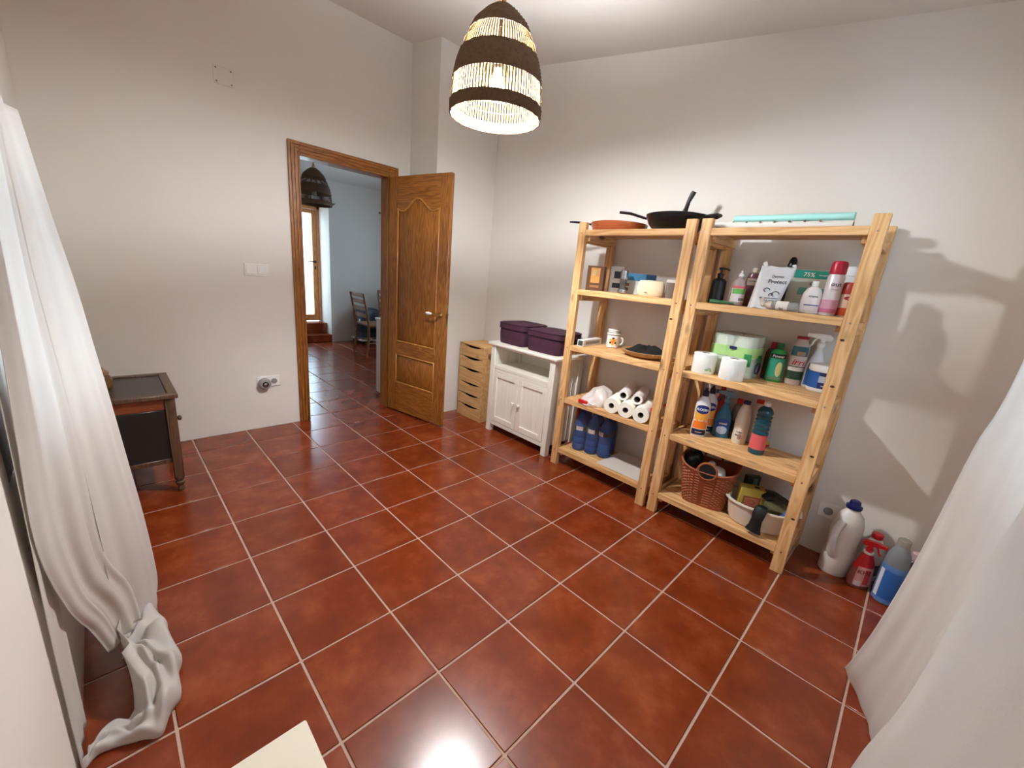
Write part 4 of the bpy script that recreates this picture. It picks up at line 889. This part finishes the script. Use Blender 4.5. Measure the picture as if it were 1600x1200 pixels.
mk('body', M().lathe([(.018, .13), (.022, .128), (.0225, .12), (.0225, .035), (.018, .024), (.011, .02)], 22), CLEAR, ly); mk('label', M().lathe([(.0229, .045), (.0229, .095)], 22, cap0=False, cap1=False), Y_(228, 220, 212), ly)
mk('collar', M().lathe([(.017, .024), (.018, .022), (.018, .004), (.008, .002), (.007, -.012)], 18), CREAMP, ly); mk('pump', M().lathe([(.011, -.01), (.012, -.012), (.012, -.022), (.009, -.024)], 14).tube([(0, 0, -.017), (-.01, .02, -.018), (-.014, .036, -.02)], .005, 8), CREAMP, ly)
lettering('gel', .016, INK, ly, lambda x, z: (.0238 * math.cos(PI + .5 + z / .023), .0238 * math.sin(PI + .5 + z / .023) , .07 + x) )
AER = [(.029, 0), (.031, .002), (.031, .008), (.0325, .012), (.0325, .17), (.028, .18), (.026, .186)]
bottle('aerosol_can', 'tall white and pink aerosol can with a red cap', 'aerosol', (6.12, -9.63, S2), AER, mat('white_can', (220, 214, 218), .3, .2), -70, cap=([(.027, .182), (.0315, .186), (.031, .226), (.026, .238), (.02, .24)], mat('crimson_cap', (176, 24, 52), .3)), labels=[(.012, .07, 178, Y_(214, 160, 184)), (.012, .03, 178, Y_(196, 110, 146))], texts=[('out', .026, .13, Y_(70, 70, 84)), ('insect', .01, .112, Y_(150, 80, 110))])
bottle('aerosol_can', 'white aerosol can half hidden behind the red capped one', 'aerosol', (6.5, -9.7, S2), AER, mat('pale_can', (226, 226, 222), .3), -70, cap=([(.027, .182), (.03, .186), (.029, .22), (.024, .228)], WPLAS), labels=[(.11, .14, 178, Y_(84, 74, 60))])
bottle('aerosol_can', 'short red and orange aerosol can next to the post', 'aerosol', (6.2, -9.81, S2), [(.03, 0), (.032, .003), (.033, .01), (.033, .095), (.03, .105)], mat('cream_can', (226, 206, 188), .3), -70, cap=([(.032, .1), (.0325, .104), (.031, .146), (.027, .152)], mat('coral_cap', (196, 74, 66), .35)), labels=[(.006, .04, 178, Y_(206, 82, 40)), (.074, .092, 40, Y_(170, 40, 60), 0, 1)], texts=[('Air', .014, .078, WINK)])
# --- cleaning unit, toilet paper shelf
TPW = mat('quilted_tissue', (238, 240, 234), .9, bump=.5, bscale=60)
def troll(label, p, yaw, deco=False):
    r = thing('toilet_roll', label, 'toilet roll', V3(p), math.radians(yaw), 'toilet rolls')
    mk('paper', M().lathe([(.022, .112), (.056, .112), (.06, .108), (.06, .004), (.057, 0), (.022, 0), (.022, .11)], 32, cap0=False, cap1=False), TPW, r); mk('core', M().lathe([(.0218, .002), (.0218, .11)], 20, cap0=False, cap1=False), CARD, r, solid=.001)
    if deco:
        for k, (a, z, q) in enumerate(((.35, .03, .012), (.5, .022, .008), (.1, .026, .009))):
            mk('leaf_print', M().rings([[((.0606) * math.cos(-PI / 2 + a + q / .06 * math.cos(t_ * PI / 6)), .0606 * math.sin(-PI / 2 + a + q / .06 * math.cos(t_ * PI / 6)), z + q * .7 * math.sin(t_ * PI / 6)) for t_ in range(12)]], True, False, True), Y_(112, 176, 96) if k else Y_(150, 170, 160), r)
    return r
troll('plain white toilet roll at the front of the shelf', (5.98, -8.66, S3), -60)
troll('toilet roll with a green leaf print beside the post', (6.03, -8.2, S3), -60, True)
tpk = thing('toilet_paper_pack', 'green and white wrapped pack of toilet rolls behind two loose rolls', 'toilet paper', V3((6.56, -8.5, S3)), math.radians(0))
rp_ = M().lathe([(.022, .108), (.05, .108), (.054, .104), (.054, .004), (.05, 0), (.022, 0), (.022, .106)], 28, cap0=False, cap1=False)
f0 = mk('roll', rp_, TPW, tpk, (-.055, .057, .002))
for lx, ly_, lz in ((-.055, -.055, .002), (.055, .057, .002), (.055, -.055, .002), (-.055, .057, .112), (-.055, -.055, .112), (.055, .057, .112), (.055, -.055, .112)):
    c_ = f0.copy(); COL.objects.link(c_); c_.parent = tpk; c_.location = (lx, ly_, lz)
WRAP = film('green_wrap', (232, 240, 226), .4, .2)
def lobe(z0, z1, off, m, nm, n=64):
    rr = []
    for z in (z0, (z0 + z1) / 2, z1):
        rr.append([])
        for k in range(n):
            a = 2 * PI * k / n; c_, s_ = math.cos(a), math.sin(a); q = .112 / max(abs(c_), abs(s_)) ; q = min(q, .139); q *= 1 - .05 * (math.cos(4 * a) > .72) * 1.0
            rr[-1].append(((q + off) * c_, (q + off) * s_, z))
    return mk(nm, M().rings(rr, True, False, False), m, tpk)
lobe(.0, .226, .002, WRAP, 'wrapper')
mk('wrapper_top', M().lathe([(.14, .224), (.1, .231), (.05, .229), (.01, .232)], 32, .84, .84, pw=4, cap0=False), WRAP, tpk)
lobe(.11, .165, .004, Y_(168, 206, 130), 'green_band')
mk('badge', M().box((-.1205, -.03, .15), (-.1185, .006, .166), .0005), NAVY, tpk)
mk('dark_green_print', M().box((-.03, -.1205, .085), (.03, -.1185, .125)), Y_(40, 130, 70), tpk); mk('dark_green_print', M().box((-.1205, -.112, .07), (-.1185, -.075, .135)), Y_(40, 130, 70), tpk)
pts = [(.04 * math.cos(q * PI / 16) , -.121, .055 + .03 * math.sin(q * PI / 16)) for q in range(32)]
mk('logo_ring', M().tube(pts, .004, 6, True), NAVY, tpk); lettering('LUCIM', .021, NAVY, tpk, lambda x, z: (x * .9, -.1225, .048 + z + x * .25))
GRN = mat('bright_green_plastic', (44, 158, 76), .3)
GP = [(.9, 0), (1, .006), (1, .1), (.94, .13), (.9, .16), (.55, .172), (.4, .176)]
bottle('cleaner_bottle', 'bright green flat bottle with a dark green cap', 'bottle', (6.62, -9.1, S3), [(r_ * .04, z) for r_, z in GP], GRN, -72, 1, .55, cap=([(.017, .174), (.018, .176), (.016, .208), (.014, .21)], mat('dark_green_cap', (14, 96, 54), .35)), labels=[(.014, .125, 62, Y_(46, 150, 120)), (.03, .11, 22, Y_(214, 204, 140), 20, 1), (.012, .028, 54, Y_(120, 150, 120)), (.128, .152, 60, INK)], texts=[('Power', .021, .133, WINK)])
bottle('cleaner_bottle', 'brown bottle with a red cap behind the green one', 'bottle', (6.78, -8.98, S3), [(.03, 0), (.034, .004), (.034, .14), (.026, .165), (.012, .17)], mat('brown_plastic', (78, 44, 40), .35), -72, 1, .7, cap=ca(.017, .168, .205, mat('dark_red_cap', (160, 30, 42), .35)), labels=[(.05, .11, 60, Y_(60, 40, 40))])
IR = [(.036, 0), (.04, .006), (.041, .19), (.036, .215), (.026, .232), (.025, .244)]
bottle('cleaner_bottle', 'grey white powder bottle lettered irri with a dark red lid', 'bottle', (6.76, -9.34, S3), IR, mat('grey_white_plastic', (196, 186, 182), .4), -72, 1, .8, cap=ca(.0275, .243, .256, mat('dark_red_cap', (160, 30, 42), .35)), labels=[(.155, .205, 60, Y_(58, 108, 128)), (.158, .178, 26, Y_(170, 150, 120), 8), (.03, .152, 60, Y_(214, 204, 200)), (.03, .075, 60, Y_(34, 66, 46)), (.096, .1, 60, Y_(40, 60, 44))], texts=[('irri', .044, .108, Y_(196, 24, 36), 0, .3)])
SPW = [(.038, 0), (.043, .006), (.044, .08), (.04, .115), (.03, .15), (.02, .18), (.0135, .2), (.0135, .215)]
bottle('spray_bottle', 'white trigger spray bottle with a blue label behind the tub', 'spray bottle', (6.82, -9.58, S3), SPW, mat('frosted_white', (216, 218, 222), .3), -72, 1, .62, labels=[(.012, .128, 55, Y_(28, 84, 160), 0, 0), (.02, .05, 34, Y_(190, 196, 206), 4, 1)], texts=[('MO', .03, .095, WINK), ('limpia', .014, .07, WINK)], extra=lambda r: trigger(r, .213, WPLAS, 1.15))
bottle('plastic_tub', 'white lidded tub with a dark blue label next to the post', 'tub', (6.66, -9.72, S3), [(.052, 0), (.055, .006), (.055, .016), (.058, .1), (.06, .108)], WPLAS, -72, cap=([(.062, .104), (.064, .107), (.064, .132), (.06, .136)], WPLAS), labels=[(.018, .1, 178, Y_(26, 42, 96)), (.02, .098, 40, Y_(36, 92, 164), -62), (.05, .082, 30, Y_(176, 182, 190), 8)], texts=[('sal', .013, .03, WINK)])
# --- cleaning unit, fourth shelf
KP = [(.036, 0), (.041, .008), (.042, .06), (.038, .1), (.041, .15), (.04, .19), (.03, .222), (.016, .238), (.015, .246)]
def kbottle(label, p):
    return bottle('detergent_bottle', label, 'bottle', p, KP, mat('glossy_white_plastic', (226, 226, 226), .25), -66, 1, .68, cap=([(.016, .242), (.017, .246), (.015, .27), (.009, .276), (.008, .29)], mat('navy_cap', (14, 18, 50), .35)),
        labels=[(.03, .19, 58, Y_(232, 214, 186)), (.05, .118, 58, Y_(232, 118, 30)), (.1, .15, 56, Y_(238, 170, 60)), (.012, .046, 58, Y_(26, 26, 56)), (.14, .192, 52, Y_(22, 40, 110), 0, 1)], texts=[('KOSIN', .021, .158, WINK), ('fresh', .012, .095, WINK), ('limpiador', .009, .026, WINK)], group='white detergent bottles')
kbottle('white detergent bottle with orange label nearest the shelf post', (6.2, -8.28, S4))
kbottle('white detergent bottle directly behind the orange labelled one', (6.52, -8.28, S4))
bottle('cleaner_bottle', 'tall slim red bottle at the back beside the post', 'bottle', (6.82, -8.36, S4), [(.024, 0), (.028, .004), (.028, .17), (.024, .2), (.016, .225), (.014, .27), (.01, .285)], mat('clear_red_plastic', (190, 50, 30), .2), -66)
CBL = mat('clear_blue_plastic', (86, 146, 178), .12, trans=.5, ior=1.2)
bottle('spray_bottle', 'clear blue trigger spray bottle with a navy label', 'spray bottle', (6.52, -8.55, S4), [(.04, 0), (.044, .006), (.045, .1), (.038, .14), (.026, .175), (.014, .205), (.013, .216)], CBL, -68, 1, .6, labels=[(.02, .12, 54, Y_(34, 60, 130), 0, 1), (.024, .072, 38, Y_(170, 188, 206), 0, 1)], texts=[('cristal', .017, .084, WINK)], extra=lambda r: trigger(r, .214, mat('clear_blue_head', (120, 150, 176), .2, trans=.3), 1.1, NAVY))
bottle('cleaner_bottle', 'slim clear bottle with a red cap behind the blue spray', 'bottle', (6.78, -8.68, S4), [(.026, 0), (.03, .004), (.03, .16), (.024, .19), (.012, .205)], mat('grey_clear_plastic', (150, 136, 132), .2, trans=.3), -68, cap=ca(.0155, .204, .232, RED), labels=[(.03, .1, 60, Y_(40, 60, 50))])
CR_ = [(.034, 0), (.037, .006), (.0375, .13), (.035, .17), (.028, .205), (.018, .228), (.0165, .236)]
bottle('bleach_bottle', 'cream bottle with a dark blue cap between two coloured bottles', 'bottle', (6.5, -8.86, S4), CR_, CREAMP, -68, cap=ca(.0195, .232, .252, NAVY), labels=[(.05, .056, 26, INK, -20), (.03, .062, 14, Y_(170, 120, 120), -8, 1)], texts=[('nube', .014, .07, INK, -16)])
bottle('bleach_bottle', 'cream bottle with a red cap at the back of the shelf', 'bottle', (6.82, -8.98, S4), CR_, CREAMP, -68, cap=ca(.0195, .232, .252, RED))
TL = mat('teal_liquid_bottle', (14, 70, 82), .12, coat=.4)
TP = [(.034, 0), (.038, .005), (.039, .025), (.037, .03), (.037, .112), (.039, .117)]
for k in range(5): TP += [(.039, .124 + k * .022), (.034, .13 + k * .022), (.034, .134 + k * .022), (.038, .142 + k * .022)]
TP += [(.038, .236), (.03, .254), (.016, .266), (.0145, .27)]
bottle('cleaner_bottle', 'teal ribbed bottle with a coral pink label and white cap', 'bottle', (6.26, -9.2, S4), TP, TL, -70, cap=ca(.017, .268, .288, WPLAS), labels=[(.03, .112, 178, Y_(212, 92, 92))])
bottle('cleaner_bottle', 'small yellow based bottle half hidden behind the teal one', 'bottle', (6.74, -9.2, S4), [(.022, 0), (.025, .004), (.025, .1), (.012, .12), (.01, .15)], mat('pale_blue_plastic', (176, 190, 206), .3), -70, labels=[(.006, .04, 178, Y_(206, 206, 40)), (.006, .02, 30, RED, 40)])
# --- bottom shelf: basket and basin
TERR = mat('terracotta_plastic', (154, 82, 48), .5, bump=.15, bscale=60)
bk = thing('basket', 'terracotta woven plastic basket with ring handles', 'basket', V3((6.24, -8.6, S5)), math.radians(-78))
def bring(v, inner=0):
    n = 120; row = []
    for k in range(n):
        a = 2 * PI * k / n; c_, s_ = math.cos(a), math.sin(a); c_ = math.copysign(abs(c_) ** .5, c_); s_ = math.copysign(abs(s_) ** .5, s_)
        top = .225 + .035 * abs(math.cos(a)) ** 1.5
        hw, hd = .112 + .04 * v - inner, .085 + .045 * v - inner
        weave = 0 if (v < .04 or v > .95 or inner) else .0022 * (1 if (int(v * 26) + k // 3) % 2 else -1)
        row.append(((hw + weave) * c_, (hd + weave) * s_, .004 * (inner > 0) + top * v))
    return row
vs2 = [0, .02, .04] + [q / 52 + .05 for q in range(0, 46)] + [.96, 1]
mk('body', M().rings([bring(v) for v in vs2] + [bring(1, .005), bring(.5, .005), bring(.02, .005)], True, True, True), TERR, bk, ang=25)
mk('rim', M().tube([(x * 1.0, y * 1.0, z) for x, y, z in bring(1)[::2]], .0055, 8, True), TERR, bk)
for s_ in (-1, 1):
    mk('handle', M().tube([(.048 * math.cos(q * PI / 16), s_ * .129, .238 + .048 * math.sin(q * PI / 16)) for q in range(32)], .0065, 8, True), TERR, bk)
mk('handle_hole_shade', M().lathe([(.045, 0), (.045, .002)], 24, mtx=Matrix.Translation((0, -.131, .236)) @ Matrix.Rotation(PI / 2, 4, 'X')), mat('basket_hole_shade', (26, 20, 18), .9), bk)  # dark disc on the basket wall stands in for shade inside the handle hole
BAGM = mat('black_bin_bag', (14, 18, 18), .35, bump=.8, bscale=40)
tag(mk('bin_bag', crumple(M().ball((0, 0, .0), .06, 28, 18, (1.0, .8, .9)), .007, 3, 90).tube([(-.01, 0, .045), (-.02, 0, .08), (-.012, .01, .105)], [.016, .007, .004], 8), BAGM, None, V3((6.15, -8.33, S5)) + Vector((0, 0, .25))), 'knotted black bag poking out of the terracotta basket', 'bag')
tag(mk('cloth', crumple(M().ball((0, 0, 0), .042, 24, 14, (1.3, 1, .8)).ball((.03, .05, .012), .03, 20, 12, (1, .8, 1.2)), .008, 5, 110), mat('white_cloth', (226, 222, 214), .9, bump=1, bscale=30), None, V3((6.12, -8.78, S5)) + Vector((0, 0, .215))), 'white crumpled cloth in the terracotta basket', 'cloth')
tag(mk('bottle_cap', M().lathe([(.016, 0), (.017, .02), (.01, .03)], 12), mat('yellow_plastic', (238, 190, 30), .4), None, V3((5.98, -8.5, S5)) + Vector((0, 0, .2)), (.4, -.3, 0)), 'yellow cap showing through the basket handle', 'cap')
ba = thing('basin', 'cream white oval plastic basin with a black glove over its rim', 'basin', V3((6.28, -9.45, S5)), math.radians(-80))
BA = [(.72, 0), (.8, .006), (.86, .03), (.95, .12), (1.02, .128), (1.04, .124), (1.035, .131), (.94, .131), (.85, .04), (.78, .012), (.02, .01)]
mk('body', M().lathe(BA, 44, .165, .13, pw=2.6), CREAMP, ba)
for s_ in (-1, 1): mk('grip', M().box((s_ * .165 - .025, -.045, .122), (s_ * .165 + .025, .045, .131), .004), CREAMP, ba)
YB_ = Y_(186, 160, 70)
yb = boxpack('soap_box', 'yellow box with a red oval picture standing in the basin', 'box', (6.22, -9.3, S5 + .24), .12, .065, .12, YB_, -62, None, [('picture', -.042, .042, .012, .075, Y_(150, 62, 44), 'f'), ('frame', -.036, .036, .018, .068, Y_(190, 120, 90), 'f'), ('print', .01, .035, -.012, .012, INK, 't')])
mk('picture_ring', M().tube([(.016 * math.cos(q * PI / 10), -.0312, .043 + .012 * math.sin(q * PI / 10)) for q in range(20)], .003, 6, True), RED, yb)
boxpack('sponge_pack', 'dark green packet standing at the back of the basin', 'packet', (6.48, -9.22, S5 + .3), .075, .03, .13, mat('dark_green_film', (40, 54, 44), .3, bump=.7, bscale=30), -50, None, [('stripe', .0, .022, .01, .12, Y_(84, 104, 96), 'f')])
gl = thing('rubber_glove', 'black rubber glove hanging over the front of the basin', 'glove', V3((5.87, -9.55, S5)))
mk('cuff', M().tube([(.025, 0, .15), (.0, .0, .148), (-.014, .002, .125), (-.018, .004, .09), (-.016, .006, .05), (-.018, .008, .022)], [.026, .03, .03, .026, .03, .04], 14, flat=.45), mat('black_rubber', (16, 17, 18), .5, bump=.4, bscale=60), gl)
tag(mk('packet', crumple(M().lathe([(.9, 0), (1, .01), (.95, .025), (.7, .031), (.3, .034), (.02, .034)], 36, .07, .04, pw=4), .005, 8, 120), mat('olive_foil', (92, 90, 62), .3, bump=1, bscale=35), None, V3((6.2, -9.72, S5)) + Vector((0, 0, .125)), (.25, .2, -1.2)), 'crumpled olive packet lying across the basin', 'packet')
tag(mk('packet', crumple(M().lathe([(.9, 0), (1, .012), (.9, .03), (.6, .036), (.3, .04), (.02, .04)], 36, .08, .05, pw=3), .006, 9, 110), mat('black_film', (24, 24, 24), .4, bump=1, bscale=35), None, V3((6.34, -9.6, S5)) + Vector((0, 0, .15)), (.1, .3, -.9)), 'crumpled black packet on top of the basin', 'packet')
tag(mk('cloth', M().lathe([(.9, 0), (1, .012), (.85, .03), (.4, .04), (.02, .038)], 22, .06, .045, pw=3), mat('blue_microfibre', (76, 100, 160), .9, bump=.8, bscale=80), None, V3((6.22, -9.86, S5)) + Vector((0, 0, .108)), (0, 0, .4)), 'folded blue cloth at the end of the basin by the post', 'cloth')
# --- floor bottles by the right curtain
GREYW = mat('greyish_white_plastic', (214, 208, 202), .4)
jg = thing('jug', 'large white bleach jug with a navy cap on the floor', 'jug', V3((6.62, -10.55, 0)), math.radians(-60), 'floor bottles')
mk('body', M().lathe([(.062, 0), (.068, .008), (.069, .1), (.064, .13), (.06, .17), (.066, .23), (.066, .28), (.054, .325), (.033, .352), (.026, .36), (.026, .37)], 32, 1, .8), GREYW, jg)
mk('grip', M().tube([(-.042, -.03, .3), (-.066, -.045, .26), (-.07, -.045, .2), (-.06, -.04, .14), (-.042, -.03, .11)], [.02, .019, .018, .019, .02], 12), GREYW, jg)
mk('cap', M().lathe([(.031, .366), (.033, .37), (.033, .382), (.024, .386), (.022, .404), (.017, .408)], 22), NAVY, jg)
RSP = [(.042, 0), (.048, .008), (.05, .04), (.046, .1), (.034, .15), (.022, .185), (.018, .19)]
bottle('spray_bottle', 'red and clear trigger spray bottle on the floor', 'spray bottle', (6.5, -10.86, 0), RSP, mat('rosy_clear_plastic', (170, 104, 104), .15, trans=.3), -58, 1, .62, labels=[(.105, .186, 178, mat('red_sleeve', (190, 24, 36), .35)), (.02, .12, 48, Y_(206, 150, 140)), (.03, .11, 14, Y_(196, 60, 50), 10), (.018, .045, 16, Y_(200, 190, 190), -26)], texts=[('KH7', .03, .085, Y_(130, 30, 40), -8)], extra=lambda r: (mk('collar', M().lathe([(.0205, .188), (.0205, .198)], 18), WPLAS, r), trigger(r, .198, RED, .95, None, 2.6)), group='floor bottles')
bottle('cleaner_bottle', 'white bottle with a red cap behind the red trigger spray', 'bottle', (6.82, -10.9, 0), [(.04, 0), (.046, .008), (.047, .15), (.042, .19), (.026, .225), (.02, .235)], GREYW, -60, 1, .8, cap=ca(.0235, .233, .258, RED), group='floor bottles', labels=[(.04, .1, 50, Y_(80, 84, 92))])
BBP = [(.039, 0), (.044, .008), (.045, .06), (.045, .19), (.043, .23), (.038, .26), (.027, .29), (.02, .3)]
bottle('cleaner_bottle', 'clear bottle half full of blue liquid with a blue label on the floor', 'bottle', (6.42, -11.16, 0), BBP, mat('clear_pet', (190, 196, 206), .08, trans=.6, ior=1.2), -58, cap=([(.021, .298), (.024, .3), (.024, .328), (.02, .332)], mat('clear_cap', (190, 180, 172), .2, trans=.4)), labels=[(.008, .2, 178, mat('blue_liquid', (90, 130, 190), .2)), (.03, .175, 75, Y_(40, 96, 170)), (.03, .175, 12, Y_(214, 220, 226), -84)], group='floor bottles')
bottle('cleaner_bottle', 'purple bottle with a yellow print peeping past the curtain', 'bottle', (6.72, -11.35, 0), [(.036, 0), (.04, .008), (.041, .16), (.034, .2), (.02, .215)], mat('purple_plastic', (74, 50, 84), .3), -58, cap=ca(.022, .213, .25, mat('rose_cap', (206, 176, 176), .4)), labels=[(.05, .1, 50, Y_(206, 200, 70)), (.11, .17, 60, Y_(150, 70, 84))], group='floor bottles')
